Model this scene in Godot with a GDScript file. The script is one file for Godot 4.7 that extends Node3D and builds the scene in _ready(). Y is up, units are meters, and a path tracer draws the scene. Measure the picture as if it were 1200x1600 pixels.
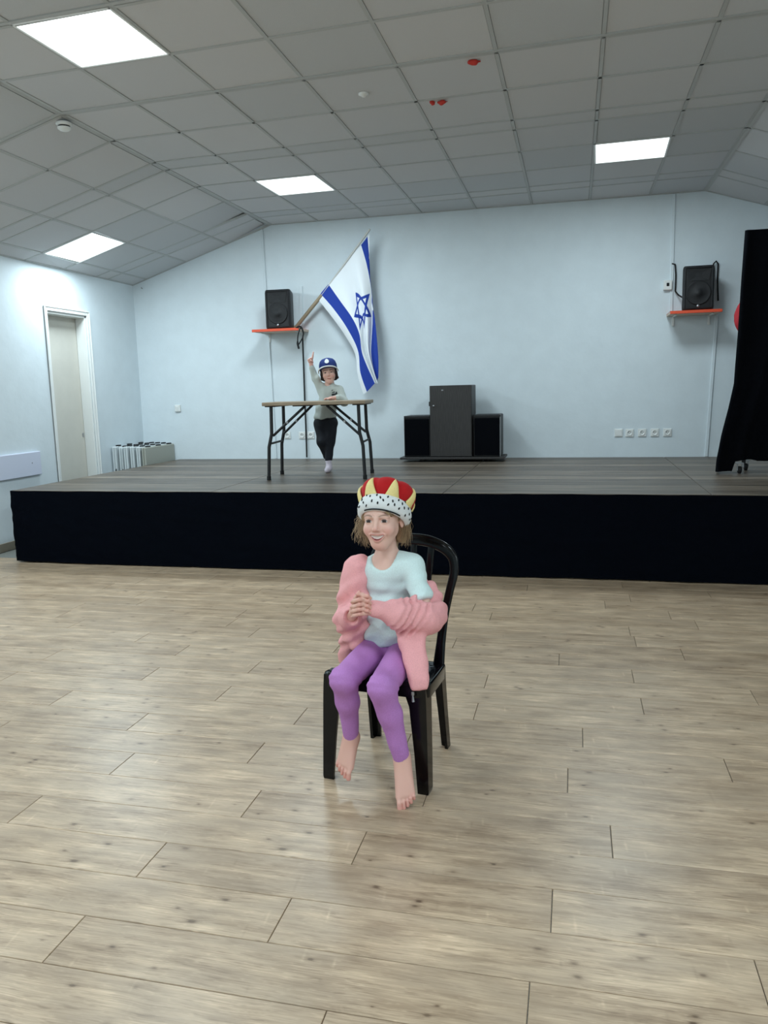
extends Node3D

const EYE := Vector3(0, 1.43, 0)
const F := 1227.9
const WALL_Z := -8.977
const LEFT_X := -5.283
const RIGHT_X := 3.12
const BACK_Z := 4.6
const CEIL := 3.364
const CL := -3.445
const CR := 1.28
const SLOPE := 0.318
const STAGE := 0.645
const STAGE_Z := -5.913

var look: Basis
var mats := {}
var taken := {}
var rng := RandomNumberGenerator.new()

const LIGHT := Color(0.897, 0.970, 1.0)
const LAMP_POWER := 1.6

func _ready() -> void:
	look = Basis.from_euler(Vector3(-0.15309, 0.23830, -0.02525))
	var cam := Camera3D.new()
	cam.name = "camera"
	add_child(cam)
	cam.transform = Transform3D(look, EYE)
	cam.fov = rad_to_deg(2.0 * atan(800.0 / F))
	cam.near = 0.05
	cam.far = 60.0
	cam.current = true
	var we := WorldEnvironment.new()
	we.name = "environment"
	var e := Environment.new()
	e.background_mode = Environment.BG_COLOR
	e.background_color = Color(0.05, 0.055, 0.06)
	e.tonemap_mode = Environment.TONE_MAPPER_LINEAR
	e.tonemap_exposure = 2.25
	e.sdfgi_enabled = true
	e.ssao_enabled = true
	e.ssil_enabled = true
	we.environment = e
	add_child(we)
	make_materials()
	build_shell()
	build_stage()
	build_back_wall()
	build_flag()
	build_cabinet()
	build_drape()
	build_stacked_tables()
	build_folding_table()
	build_chair()
	build_ceiling_bits()
	build_girl()
	build_boy()

# ------------------------------------------------------------------ helpers
func pt(x: float, y: float, z: float) -> Vector3:      # the point at depth z that shows at pixel x, y
	var d: Vector3 = look * Vector3((x - 600.0) / F, -(y - 800.0) / F, -1.0)
	return EYE + d * (z / d.z)

func numbered(n: String) -> String:
	var k: int = taken.get(n, 0)
	taken[n] = k + 1
	return n if k == 0 else "%s_%03d" % [n, k]

func thing(called: String, label: String, category: String, at := Vector3.ZERO, turn := 0.0, group := "") -> Node3D:
	var o := Node3D.new()
	o.name = numbered(called)
	add_child(o)
	o.position = at
	o.rotation.y = turn
	tag(o, label, category, group)
	return o

func tag(o: Node3D, label: String, category: String, group := "") -> Node3D:
	o.set_meta("label", label)
	o.set_meta("category", category)
	if group:
		o.set_meta("group", group)
	return o

func st() -> SurfaceTool:
	var s := SurfaceTool.new()
	s.begin(Mesh.PRIMITIVE_TRIANGLES)
	s.set_smooth_group(-1)
	return s

func place(called: String, mesh: Mesh, m: Material, parent: Node = self) -> MeshInstance3D:
	var o := MeshInstance3D.new()
	o.name = numbered(called) if parent == self else called
	o.mesh = mesh
	o.material_override = m
	parent.add_child(o, true)
	return o

func obj(called: String, s: SurfaceTool, m: Material, parent: Node = self) -> MeshInstance3D:
	s.generate_normals()
	return place(called, s.commit(), m, parent)

func struct(called: String, s: SurfaceTool, m: Material, parent: Node = self) -> MeshInstance3D:
	var o := obj(called, s, m, parent)
	if parent == self:
		o.set_meta("kind", "structure")
	return o

func tri(s: SurfaceTool, a: Vector3, b: Vector3, c: Vector3) -> void:   # counter-clockwise from outside
	s.add_vertex(a); s.add_vertex(c); s.add_vertex(b)

func quad(s: SurfaceTool, a: Vector3, b: Vector3, c: Vector3, d: Vector3) -> void:
	tri(s, a, b, c); tri(s, a, c, d)

func uquad(s: SurfaceTool, p: Array, u: Array) -> void:
	for i in [0, 2, 1, 0, 3, 2]:
		s.set_uv(u[i]); s.add_vertex(p[i])

# a box with chamfered edges
func cbox(s: SurfaceTool, c: Vector3, size: Vector3, bev := 0.004, B := Basis.IDENTITY) -> void:
	var h := size * 0.5
	bev = minf(bev, minf(h.x, minf(h.y, h.z)) * 0.9)
	s.set_smooth_group(-1)
	var v := {}
	for sx in [-1, 1]:
		for sy in [-1, 1]:
			for sz in [-1, 1]:
				var k := Vector3(sx, sy, sz)
				v[[sx, sy, sz, 0]] = c + B * (k * Vector3(h.x, h.y - bev, h.z - bev))
				v[[sx, sy, sz, 1]] = c + B * (k * Vector3(h.x - bev, h.y, h.z - bev))
				v[[sx, sy, sz, 2]] = c + B * (k * Vector3(h.x - bev, h.y - bev, h.z))
	for q in [-1, 1]:
		face(s, [v[[q, -1, -1, 0]], v[[q, 1, -1, 0]], v[[q, 1, 1, 0]], v[[q, -1, 1, 0]]], c)
		face(s, [v[[-1, q, -1, 1]], v[[1, q, -1, 1]], v[[1, q, 1, 1]], v[[-1, q, 1, 1]]], c)
		face(s, [v[[-1, -1, q, 2]], v[[1, -1, q, 2]], v[[1, 1, q, 2]], v[[-1, 1, q, 2]]], c)
		for r in [-1, 1]:
			face(s, [v[[q, r, -1, 0]], v[[q, r, 1, 0]], v[[q, r, 1, 1]], v[[q, r, -1, 1]]], c)
			face(s, [v[[q, -1, r, 0]], v[[q, 1, r, 0]], v[[q, 1, r, 2]], v[[q, -1, r, 2]]], c)
			face(s, [v[[-1, q, r, 1]], v[[1, q, r, 1]], v[[1, q, r, 2]], v[[-1, q, r, 2]]], c)
			for t in [-1, 1]:
				face(s, [v[[q, r, t, 0]], v[[q, r, t, 1]], v[[q, r, t, 2]]], c)

func face(s: SurfaceTool, p: Array, inside: Vector3) -> void:    # a convex face turned away from a point
	var n: Vector3 = (p[1] - p[0]).cross(p[2] - p[0])
	var mid: Vector3 = (p[0] + p[1] + p[2]) / 3.0
	if n.dot(mid - inside) < 0:
		p.reverse()
	for i in range(1, p.size() - 1):
		tri(s, p[0], p[i], p[i + 1])

# a solid from a convex cross-section at a and another at b (same count)
func loft(s: SurfaceTool, rings: Array, smooth := false, caps := true) -> void:
	var n: int = rings[0].size()
	s.set_smooth_group(1 if smooth else -1)
	for r in rings.size() - 1:
		for i in n:
			var j: int = (i + 1) % n
			quad(s, rings[r][i], rings[r][j], rings[r + 1][j], rings[r + 1][i])
	if caps:
		s.set_smooth_group(-1)
		for e in [0, rings.size() - 1]:
			var cen := Vector3.ZERO
			for q in rings[e]:
				cen += q
			cen /= n
			for i in n:
				var j: int = (i + 1) % n
				if e == 0:
					tri(s, cen, rings[e][j], rings[e][i])
				else:
					tri(s, cen, rings[e][i], rings[e][j])

func tube(s: SurfaceTool, pts: Array, r, sides := 10) -> void:
	var rings := []
	var t0: Vector3 = (pts[1] - pts[0]).normalized()
	var n := t0.cross(Vector3.UP if absf(t0.y) < 0.9 else Vector3.RIGHT).normalized()
	for i in pts.size():
		var a: Vector3 = pts[maxi(i - 1, 0)]
		var b: Vector3 = pts[mini(i + 1, pts.size() - 1)]
		var t := (b - a).normalized()
		n = (n - t * n.dot(t)).normalized()
		var w := t.cross(n)
		var ri: float = r[i] if r is Array else r
		var ring := []
		for k in sides:
			var an := TAU * k / sides
			ring.append(pts[i] + (n * cos(an) + w * sin(an)) * ri)
		rings.append(ring)
	loft(s, rings, true)

func lathe(s: SurfaceTool, prof: Array, sides: int, T: Transform3D, smooth := true) -> void:   # prof: Vector2(radius, height along local y), bottom first
	var rings := []
	for q in prof:
		var ring := []
		for k in sides:
			var an := TAU * k / sides
			ring.append(T * Vector3(q.x * cos(an), q.y, -q.x * sin(an)))
		rings.append(ring)
	loft(s, rings, smooth)

# polygon (counter-clockwise x, y) pulled from z0 to z1
func prism(s: SurfaceTool, poly: PackedVector2Array, z0: float, z1: float, T := Transform3D.IDENTITY) -> void:
	s.set_smooth_group(-1)
	if Geometry2D.is_polygon_clockwise(poly):
		poly.reverse()
	var f := maxf(z0, z1)
	var b := minf(z0, z1)
	var ids := Geometry2D.triangulate_polygon(poly)
	for i in range(0, ids.size(), 3):
		var q := [poly[ids[i]], poly[ids[i + 1]], poly[ids[i + 2]]]
		if (q[1] - q[0]).cross(q[2] - q[0]) < 0:
			q.reverse()
		tri(s, T * Vector3(q[0].x, q[0].y, f), T * Vector3(q[1].x, q[1].y, f), T * Vector3(q[2].x, q[2].y, f))
		tri(s, T * Vector3(q[0].x, q[0].y, b), T * Vector3(q[2].x, q[2].y, b), T * Vector3(q[1].x, q[1].y, b))
	for i in poly.size():
		var p := poly[i]
		var q := poly[(i + 1) % poly.size()]
		quad(s, T * Vector3(p.x, p.y, b), T * Vector3(q.x, q.y, b), T * Vector3(q.x, q.y, f), T * Vector3(p.x, p.y, f))

# a grid of points as a smooth sheet with thickness
func sheet(s: SurfaceTool, g: Array, thick: Vector3, uvs := false) -> void:
	var nr := g.size()
	var nc: int = g[0].size()
	for side in [0, 1]:
		s.set_smooth_group(1 + side)
		for i in nr - 1:
			for j in nc - 1:
				var o: Vector3 = thick * side
				var p := [g[i][j] + o, g[i][j + 1] + o, g[i + 1][j + 1] + o, g[i + 1][j] + o]
				var u := [Vector2(float(j) / (nc - 1), float(i) / (nr - 1)), Vector2(float(j + 1) / (nc - 1), float(i) / (nr - 1)), Vector2(float(j + 1) / (nc - 1), float(i + 1) / (nr - 1)), Vector2(float(j) / (nc - 1), float(i + 1) / (nr - 1))]
				if side == 1:
					p.reverse(); u.reverse()
				if uvs:
					uquad(s, p, u)
				else:
					quad(s, p[0], p[1], p[2], p[3])

func col(r: int, g: int, b: int) -> Color:
	return Color(r / 255.0, g / 255.0, b / 255.0)

func lin(r: int, g: int, b: int) -> Color:
	return col(r, g, b).srgb_to_linear()

func noise(freq: float, octaves := 4, seed_ := 1) -> FastNoiseLite:
	var n := FastNoiseLite.new()
	n.noise_type = FastNoiseLite.TYPE_SIMPLEX_SMOOTH
	n.frequency = freq
	n.fractal_octaves = octaves
	n.seed = seed_
	return n

func noise_tex(freq: float, octaves: int, lo: float, hi: float, size := 256, seed_ := 1, normal := false, bump := 4.0) -> NoiseTexture2D:
	var t := NoiseTexture2D.new()
	t.width = size
	t.height = size
	t.seamless = true
	t.noise = noise(freq, octaves, seed_)
	if normal:
		t.as_normal_map = true
		t.bump_strength = bump
	else:
		var g := Gradient.new()
		g.set_color(0, Color(lo, lo, lo))
		g.set_color(1, Color(hi, hi, hi))
		t.color_ramp = g
	return t

func mat(c: Color, rough := 0.6, metal := 0.0, spec := 0.5) -> StandardMaterial3D:
	var m := StandardMaterial3D.new()
	m.albedo_color = c
	m.roughness = rough
	m.metallic = metal
	m.metallic_specular = spec
	return m

func grain(m: StandardMaterial3D, tone: Texture2D, relief: Texture2D, scale: Vector3, depth := 0.4) -> StandardMaterial3D:
	m.uv1_triplanar = true
	m.uv1_world_triplanar = true
	m.uv1_scale = scale
	if tone:
		m.albedo_texture = tone
	if relief:
		m.normal_enabled = true
		m.normal_texture = relief
		m.normal_scale = depth
	return m

func make_materials() -> void:
	var plaster := noise_tex(0.012, 4, 0.975, 1.0, 512, 3)
	var plaster_n := noise_tex(0.03, 5, 0, 1, 512, 4, true, 3.0)
	var weave_n := noise_tex(0.25, 2, 0, 1, 256, 5, true, 3.0)
	var weave := noise_tex(0.12, 3, 0.9, 1.0, 256, 6)
	var speck := noise_tex(0.2, 3, 0.9, 1.0, 512, 7)
	var speck_n := noise_tex(0.22, 3, 0, 1, 512, 8, true, 2.5)
	mats.wall = grain(mat(col(216, 226, 231), 0.75), plaster, plaster_n, Vector3.ONE * 0.55, 0.12)
	mats.tile = grain(mat(col(210, 211, 213), 0.95), speck, speck_n, Vector3.ONE * 2.2, 0.4)
	mats.tile_b = grain(mat(col(204, 206, 208), 0.95), speck, speck_n, Vector3.ONE * 2.0, 0.4)
	mats.tile_c = grain(mat(col(213, 213, 214), 0.95), speck, speck_n, Vector3.ONE * 2.4, 0.4)
	mats.bar = mat(col(178, 180, 179), 0.6)
	mats.white = mat(col(226, 228, 226), 0.45)
	mats.frame = mat(col(228, 230, 228), 0.5)
	mats.door = grain(mat(col(206, 203, 193), 0.55), plaster, null, Vector3.ONE * 0.8)
	mats.board = mat(col(206, 211, 228), 0.5)
	mats.base = grain(mat(col(150, 142, 126), 0.5), speck, null, Vector3.ONE * 3)
	mats.stone = grain(mat(col(158, 160, 154), 0.45), noise_tex(0.08, 4, 0.7, 1.0, 512, 9), null, Vector3.ONE * 2)
	mats.skirt = grain(mat(col(7, 11, 19), 0.9, 0.0, 0.12), weave, weave_n, Vector3.ONE * 3, 0.6)
	mats.cloth_black = grain(mat(col(9, 11, 16), 0.9, 0.0, 0.15), weave, weave_n, Vector3.ONE * 3, 0.6)
	mats.black = mat(col(6, 7, 9), 0.14, 0.0, 0.4)
	mats.matte = mat(col(14, 15, 19), 0.5)
	mats.grille = grain(mat(col(14, 16, 20), 0.6), weave, weave_n, Vector3.ONE * 9, 0.8)
	mats.rubber = mat(col(16, 17, 19), 0.8)
	mats.metal = mat(col(170, 172, 175), 0.35, 0.9)
	mats.orange = mat(col(222, 84, 52), 0.45)
	mats.shelf_side = mat(col(206, 186, 168), 0.6)
	mats.plastic_table = mat(col(205, 212, 214), 0.5)
	mats.plastic_beige = grain(mat(col(176, 178, 168), 0.55), speck, null, Vector3.ONE * 2)
	mats.pole_wood = mat(col(150, 134, 110), 0.55)
	mats.pole = mat(col(190, 190, 186), 0.35)
	mats.cabinet = grain(mat(col(58, 55, 54), 0.5), noise_tex(0.05, 4, 0.6, 1.0, 256, 11), null, Vector3(9, 0.5, 9))
	mats.tabletop = grain(mat(col(172, 152, 126), 0.45), noise_tex(0.04, 4, 0.75, 1.0, 256, 12), null, Vector3(0.6, 6, 6))
	mats.red_rag = mat(col(190, 46, 34), 0.6)
	mats.red_cloth = grain(mat(col(176, 34, 46), 0.8), weave, weave_n, Vector3.ONE * 3, 0.5)
	mats.lamp = mat(col(245, 250, 250), 0.5)
	mats.lamp.emission_enabled = true
	mats.lamp.emission = Color(0.96, 1, 1)
	mats.lamp.emission_energy_multiplier = 1.0
	mats.glow_frame = mat(col(235, 238, 238), 0.4)
	# clothing and people
	mats.skin = mat(Color.WHITE, 0.55)
	mats.skin.vertex_color_use_as_albedo = true
	mats.skin.subsurf_scatter_enabled = true
	mats.skin.subsurf_scatter_strength = 0.05
	mats.hair = mat(Color.WHITE, 0.5)
	mats.hair.vertex_color_use_as_albedo = true
	mats.shirt = grain(mat(col(222, 243, 242), 0.85), weave, weave_n, Vector3.ONE * 6, 0.25)
	mats.hoodie = grain(mat(col(248, 176, 178), 0.9), weave, weave_n, Vector3.ONE * 6, 0.35)
	mats.leggings = grain(mat(col(192, 130, 200), 0.75), weave, weave_n, Vector3.ONE * 6, 0.25)
	mats.plush = grain(mat(col(190, 8, 16), 0.9), weave, weave_n, Vector3.ONE * 8, 0.6)
	mats.plush.rim_enabled = true
	mats.plush.rim = 0.3
	mats.gold = grain(mat(col(246, 224, 150), 0.6), weave, weave_n, Vector3.ONE * 8, 0.6)
	mats.ermine = grain(mat(col(238, 240, 240), 0.95), weave, weave_n, Vector3.ONE * 9, 0.9)
	mats.spot = mat(col(16, 16, 18), 0.9)
	mats.grey_shirt = grain(mat(col(202, 209, 203), 0.9), weave, weave_n, Vector3.ONE * 5, 0.3)
	mats.trousers = grain(mat(col(20, 24, 34), 0.85), weave, weave_n, Vector3.ONE * 5, 0.3)
	mats.sock = mat(col(206, 196, 206), 0.9)
	mats.cap_blue = grain(mat(col(10, 46, 118), 0.7), weave, weave_n, Vector3.ONE * 8, 0.3)
	mats.flag = mat(Color.WHITE, 0.8)
	mats.flag.albedo_texture = flag_print()
	mats.flag.backlight_enabled = true
	mats.flag.backlight = Color(0.25, 0.25, 0.25)
	mats.deck = mat(Color.WHITE, 0.42)
	mats.deck.albedo_texture = deck_print()
	mats.deck.uv1_triplanar = true
	mats.deck.uv1_world_triplanar = true
	mats.deck.uv1_scale = Vector3(0.4, 0.9, 0.9)
	mats.plank = mat(Color.WHITE, 0.34)
	mats.plank.albedo_texture = plank_print()

func flag_print() -> ImageTexture:
	var w := 440
	var h := 320
	var im := Image.create(w, h, false, Image.FORMAT_RGB8)
	im.fill(col(232, 236, 240))
	var blue := col(22, 58, 156)
	for y in h:
		var u := float(y) / h
		if (u > 0.09 and u < 0.25) or (u > 0.75 and u < 0.91):
			im.fill_rect(Rect2i(0, y, w, 1), blue)
	# a hexagram of two triangle outlines
	var c := Vector2(w * 0.5, h * 0.5)
	for y in range(70, 250):
		for x in range(130, 310):
			var p := Vector2(x, y) - c
			for k in 2:
				var e := -1e9
				for j in 3:
					var an := TAU * j / 3.0 + PI * k
					e = maxf(e, p.dot(Vector2(cos(an), sin(an))))
				if e < 39 and e > 28:
					im.set_pixel(x, y, blue)
	return ImageTexture.create_from_image(im)

func deck_print() -> ImageTexture:
	var n := 1024
	var im := Image.create(n, n, false, Image.FORMAT_RGB8)
	var a := noise(0.02, 4, 21)
	var b := noise(0.008, 3, 22)
	var c0 := col(54, 47, 40)
	var c1 := col(146, 132, 116)
	for y in n:
		var board := int(y / 64.0)
		var off := board * 917.0
		for x in n:
			# wraps at the right edge by blending two looks
			var w := float(x) / n
			var g := a.get_noise_2d((x + off) * 0.16, y * 3.0) * (1 - w) + a.get_noise_2d((x - n + off) * 0.16, y * 3.0) * w
			var l := 0.48 + 0.95 * g + 0.5 * b.get_noise_2d(off, y * 0.5)
			im.set_pixel(x, y, c0.lerp(c1, clampf(l, 0, 1)))
	return ImageTexture.create_from_image(im)

const LOOKS := 8
func plank_print() -> ImageTexture:      # eight oak planks, one above the other
	var w := 1024
	var h := 128
	var im := Image.create(w, h * LOOKS, false, Image.FORMAT_RGB8)
	var n1 := noise(0.01, 3, 31)
	var n2 := noise(0.03, 4, 32)
	var n3 := noise(0.02, 3, 33)
	var n4 := noise(0.05, 2, 34)
	var dark := col(96, 76, 58)
	var light := col(228, 202, 171)
	var grey := col(170, 150, 128)
	var r := RandomNumberGenerator.new()
	r.seed = 5
	for k in LOOKS:
		var knots := []
		for j in r.randi_range(3, 6):
			knots.append([r.randf_range(40, w - 40), r.randf_range(12, h - 12), r.randf_range(1.6, 4.6), r.randf_range(0.25, 0.75)])
		var marks := []
		for j in r.randi_range(6, 12):
			marks.append([r.randf_range(0, w), r.randf_range(0, h), r.randf_range(10, 34), r.randf_range(-0.16, 0.2)])
		var tone := r.randf_range(-0.09, 0.09)
		var o := k * 400.0
		for y in h:
			for x in w:
				var yy := float(y) + 7.0 * n1.get_noise_2d(x * 0.25 + o, y * 0.25)
				var dk := 0.0
				for q in knots:
					var dx: float = (x - q[0]) / (q[2] * 2.2)
					var dy: float = (y - q[1]) / q[2]
					var d2 := dx * dx + dy * dy
					if d2 < 16:
						yy += signf(dy) * q[2] * exp(-d2 * 0.22)
						dk += q[3] * exp(-d2 * 0.9) + 0.16 * exp(-d2 * 0.16)
				var mk := 0.0
				for q in marks:
					var mx: float = absf(x - q[0] - (y - q[1]) * 0.12)
					var my: float = absf(y - q[1])
					if mx < 5 and my < q[2]:
						mk += q[3] * (1 - mx / 5.0) * (1 - my / q[2])
				var cloud := n1.get_noise_2d(x * 0.45 + o, yy * 1.3)
				var streak := n2.get_noise_2d(x * 0.045 + o, yy * 1.6)
				var fine := n3.get_noise_2d(x * 0.35 + o, yy * 18.0)
				var flake := n4.get_noise_2d(x * 0.5 + o, yy * 2.6)
				var pore := n4.get_noise_2d(x * 0.22 - o, yy * 3.0 + 300)
				var l := 0.66 + tone + 0.22 * cloud + 0.21 * streak + 0.21 * fine + 0.30 * maxf(0, flake - 0.35) - 0.5 * maxf(0, pore - 0.30) - dk + mk
				var c := dark.lerp(light, clampf(l, 0, 1))
				im.set_pixel(x, y + k * h, c.lerp(grey, clampf(0.25 + 0.6 * n1.get_noise_2d(x * 0.3 - o, y * 1.1 + 90), 0, 0.6)))
	return ImageTexture.create_from_image(im)

# ------------------------------------------------------------------ soft shapes: distance fields meshed as surface nets
class Acc:
	var v := PackedVector3Array()
	var n := PackedVector3Array()
	var c := PackedColorArray()
	var i := PackedInt32Array()
	func mesh() -> ArrayMesh:
		var a := []
		a.resize(Mesh.ARRAY_MAX)
		a[Mesh.ARRAY_VERTEX] = v
		a[Mesh.ARRAY_NORMAL] = n
		a[Mesh.ARRAY_COLOR] = c
		a[Mesh.ARRAY_INDEX] = i
		var m := ArrayMesh.new()
		m.add_surface_from_arrays(Mesh.PRIMITIVE_TRIANGLES, a)
		return m
	func strand(p: Array, r0: float, r1: float, col: Color, base: Vector3) -> void:
		var first := v.size()
		for k in p.size():
			var t: Vector3 = (p[mini(k + 1, p.size() - 1)] - p[maxi(k - 1, 0)]).normalized()
			var a := t.cross(Vector3(0.31, 0.2, 0.93)).normalized()
			var b := t.cross(a)
			var r := lerpf(r0, r1, float(k) / (p.size() - 1))
			for s in 3:
				var d := a * cos(TAU * s / 3.0) + b * sin(TAU * s / 3.0)
				v.append(p[k] + d * r - base)
				n.append(d)
				c.append(col)
		for k in p.size() - 1:
			for s in 3:
				var e := first + k * 3 + s
				var f := first + k * 3 + (s + 1) % 3
				i.append_array(PackedInt32Array([e, e + 3, f, f, e + 3, f + 3]))

class Field:
	var o: Vector3
	var c: float
	var nx: int
	var ny: int
	var nz: int
	var d := PackedFloat32Array()
	func _init(lo: Vector3, hi: Vector3, cell: float) -> void:
		o = lo
		c = cell
		nx = int(ceil((hi.x - lo.x) / c)) + 1
		ny = int(ceil((hi.y - lo.y) / c)) + 1
		nz = int(ceil((hi.z - lo.z) / c)) + 1
		d.resize(nx * ny * nz)
		d.fill(0.4)
	func span(lo: Vector3, hi: Vector3) -> Array:
		var a := ((lo - o) / c).floor()
		var b := ((hi - o) / c).ceil()
		return [maxi(0, int(a.x)), mini(nx, int(b.x) + 1), maxi(0, int(a.y)), mini(ny, int(b.y) + 1), maxi(0, int(a.z)), mini(nz, int(b.z) + 1)]
	func cap(a: Vector3, b: Vector3, ra: float, rb: float, k := 0.01) -> void:
		var m := maxf(ra, rb) + k + 3 * c
		var e := Vector3.ONE * m
		var s := span(a.min(b) - e, a.max(b) + e)
		var ab := b - a
		var l2 := maxf(ab.length_squared(), 1e-9)
		for z in range(s[4], s[5]):
			for y in range(s[2], s[3]):
				var at := (z * ny + y) * nx
				for x in range(s[0], s[1]):
					var p := o + Vector3(x, y, z) * c - a
					var t := clampf(p.dot(ab) / l2, 0.0, 1.0)
					var q := (p - ab * t).length() - ra - (rb - ra) * t
					var w := d[at + x]
					var h := maxf(k - absf(q - w), 0.0)
					d[at + x] = minf(q, w) - h * h * 0.25 / k
	func ell(cen: Vector3, r: Vector3, k := 0.01, B := Basis.IDENTITY, sub := false) -> void:
		var m := maxf(r.x, maxf(r.y, r.z)) + k + 3 * c
		var e := Vector3.ONE * m
		var s := span(cen - e, cen + e)
		var I := B.inverse()
		var i1 := Vector3.ONE / r
		var i2 := i1 * i1
		for z in range(s[4], s[5]):
			for y in range(s[2], s[3]):
				var at := (z * ny + y) * nx
				for x in range(s[0], s[1]):
					var p := I * (o + Vector3(x, y, z) * c - cen)
					var k0 := (p * i1).length()
					var k1 := maxf((p * i2).length(), 1e-6)
					var q := k0 * (k0 - 1.0) / k1
					var w := d[at + x]
					if sub:
						var h2 := maxf(k - absf(-q - w), 0.0)
						d[at + x] = maxf(-q, w) + h2 * h2 * 0.25 / k
					else:
						var h := maxf(k - absf(q - w), 0.0)
						d[at + x] = minf(q, w) - h * h * 0.25 / k
	func box(cen: Vector3, half: Vector3, round_: float, k := 0.01, B := Basis.IDENTITY) -> void:
		var e := Vector3.ONE * (half.length() + k + 3 * c)
		var s := span(cen - e, cen + e)
		var I := B.inverse()
		var hh := half - Vector3.ONE * round_
		for z in range(s[4], s[5]):
			for y in range(s[2], s[3]):
				var at := (z * ny + y) * nx
				for x in range(s[0], s[1]):
					var p := (I * (o + Vector3(x, y, z) * c - cen)).abs() - hh
					var q := p.max(Vector3.ZERO).length() + minf(maxf(p.x, maxf(p.y, p.z)), 0.0) - round_
					var w := d[at + x]
					var h := maxf(k - absf(q - w), 0.0)
					d[at + x] = minf(q, w) - h * h * 0.25 / k
	func cut(p0: Vector3, n: Vector3, k := 0.006, reach := 9.0) -> void:      # takes away what lies on the side n points to
		for z in nz:
			for y in ny:
				var at := (z * ny + y) * nx
				for x in nx:
					var w := d[at + x]
					if w < 0.05:
						var e := o + Vector3(x, y, z) * c - p0
						if e.length_squared() > reach * reach:
							continue
						var q := e.dot(n)
						var h := maxf(k - absf(q - w), 0.0)
						d[at + x] = maxf(q, w) + h * h * 0.25 / k
	func ripple(f: FastNoiseLite, amp: float, scale: Vector3) -> void:
		for z in nz:
			for y in ny:
				var at := (z * ny + y) * nx
				for x in nx:
					var w := d[at + x]
					if absf(w) < 0.04:
						d[at + x] = w + amp * f.get_noise_3dv((o + Vector3(x, y, z) * c) * scale)
	func fold(a: Vector3, b: Vector3, waves: float, amp: float, reach: float, slant := Vector3.ZERO) -> void:   # rings of cloth folds along a to b
		var ab := b - a
		var l2 := ab.length_squared()
		var e := Vector3.ONE * reach
		var s := span(a.min(b) - e, a.max(b) + e)
		for z in range(s[4], s[5]):
			for y in range(s[2], s[3]):
				var at := (z * ny + y) * nx
				for x in range(s[0], s[1]):
					var w := d[at + x]
					if absf(w) < 0.03:
						var p := o + Vector3(x, y, z) * c - a
						var t := (p.dot(ab) + p.dot(slant) * sqrt(l2)) / l2
						if t > 0 and t < 1:
							d[at + x] = w + amp * sin(TAU * waves * t) * sin(PI * t)
	func mesh(acc: Acc, base: Vector3, paint) -> void:
		var ids := PackedInt32Array()
		ids.resize(nx * ny * nz)
		ids.fill(-1)
		var first := acc.v.size()
		var sx := 1
		var sy := nx
		var sz := nx * ny
		var co := [0, sx, sy, sx + sy, sz, sx + sz, sy + sz, sx + sy + sz]
		var edges := [[0, 1], [2, 3], [4, 5], [6, 7], [0, 2], [1, 3], [4, 6], [5, 7], [0, 4], [1, 5], [2, 6], [3, 7]]
		var far := 8.0 * c
		for z in nz - 1:
			for y in ny - 1:
				var row := z * sz + y * sy
				for x in nx - 1:
					var at := row + x
					if absf(d[at]) > far:
						continue
					var m := 0
					for k in 8:
						if d[at + co[k]] < 0.0:
							m += 1
					if m == 0 or m == 8:
						continue
					var sum := Vector3.ZERO
					var cnt := 0
					for ed in edges:
						var a: float = d[at + co[ed[0]]]
						var b: float = d[at + co[ed[1]]]
						if (a < 0.0) != (b < 0.0):
							var t := a / (a - b)
							var e0: int = ed[0]
							var e1: int = ed[1]
							var pa := Vector3(e0 & 1, (e0 >> 1) & 1, e0 >> 2)
							var pb := Vector3(e1 & 1, (e1 >> 1) & 1, e1 >> 2)
							sum += pa.lerp(pb, t)
							cnt += 1
					var p := o + (Vector3(x, y, z) + sum / cnt) * c
					ids[at] = acc.v.size()
					acc.v.append(p - base)
					acc.n.append(Vector3.ZERO)
					acc.c.append(paint.call(p) if paint is Callable else paint)
		for z in range(1, nz - 1):
			for y in range(1, ny - 1):
				var row := z * sz + y * sy
				for x in range(1, nx - 1):
					var at := row + x
					var a := d[at]
					if absf(a) > far:
						continue
					if (a < 0.0) != (d[at + sx] < 0.0):
						put(acc, ids[at - sy - sz], ids[at - sz], ids[at], ids[at - sy], a < 0.0)
					if (a < 0.0) != (d[at + sy] < 0.0):
						put(acc, ids[at - sx - sz], ids[at - sx], ids[at], ids[at - sz], a < 0.0)
					if (a < 0.0) != (d[at + sz] < 0.0):
						put(acc, ids[at - sx - sy], ids[at - sy], ids[at], ids[at - sx], a < 0.0)
		for k in range(first, acc.n.size()):
			acc.n[k] = acc.n[k].normalized()
	func put(acc: Acc, p: int, q: int, r: int, s: int, out: bool) -> void:
		if p < 0 or q < 0 or r < 0 or s < 0:
			return
		if not out:
			var t := q
			q = s
			s = t
		# p, q, r, s run counter-clockwise from outside
		var nn := (acc.v[r] - acc.v[p]).cross(acc.v[s] - acc.v[q])
		acc.n[p] += nn
		acc.n[q] += nn
		acc.n[r] += nn
		acc.n[s] += nn
		acc.i.append_array(PackedInt32Array([p, r, q, p, s, r]))

# ------------------------------------------------------------------ the hall
func ceil_y(x: float) -> float:
	if x < CL:
		return CEIL - (CL - x) * SLOPE
	if x > CR:
		return CEIL - (x - CR) * SLOPE
	return CEIL

func row_z(zr: float, x: float) -> float:
	if zr <= WALL_Z:
		return WALL_Z
	if x < CL:
		return zr + 0.046 * (CL + 1.08) + 0.085 * (CL - x)
	if x > CR:
		return zr + 0.046 * (CR + 1.08) - 0.10 * (x - CR)
	return zr + 0.046 * (x + 1.08)

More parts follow.
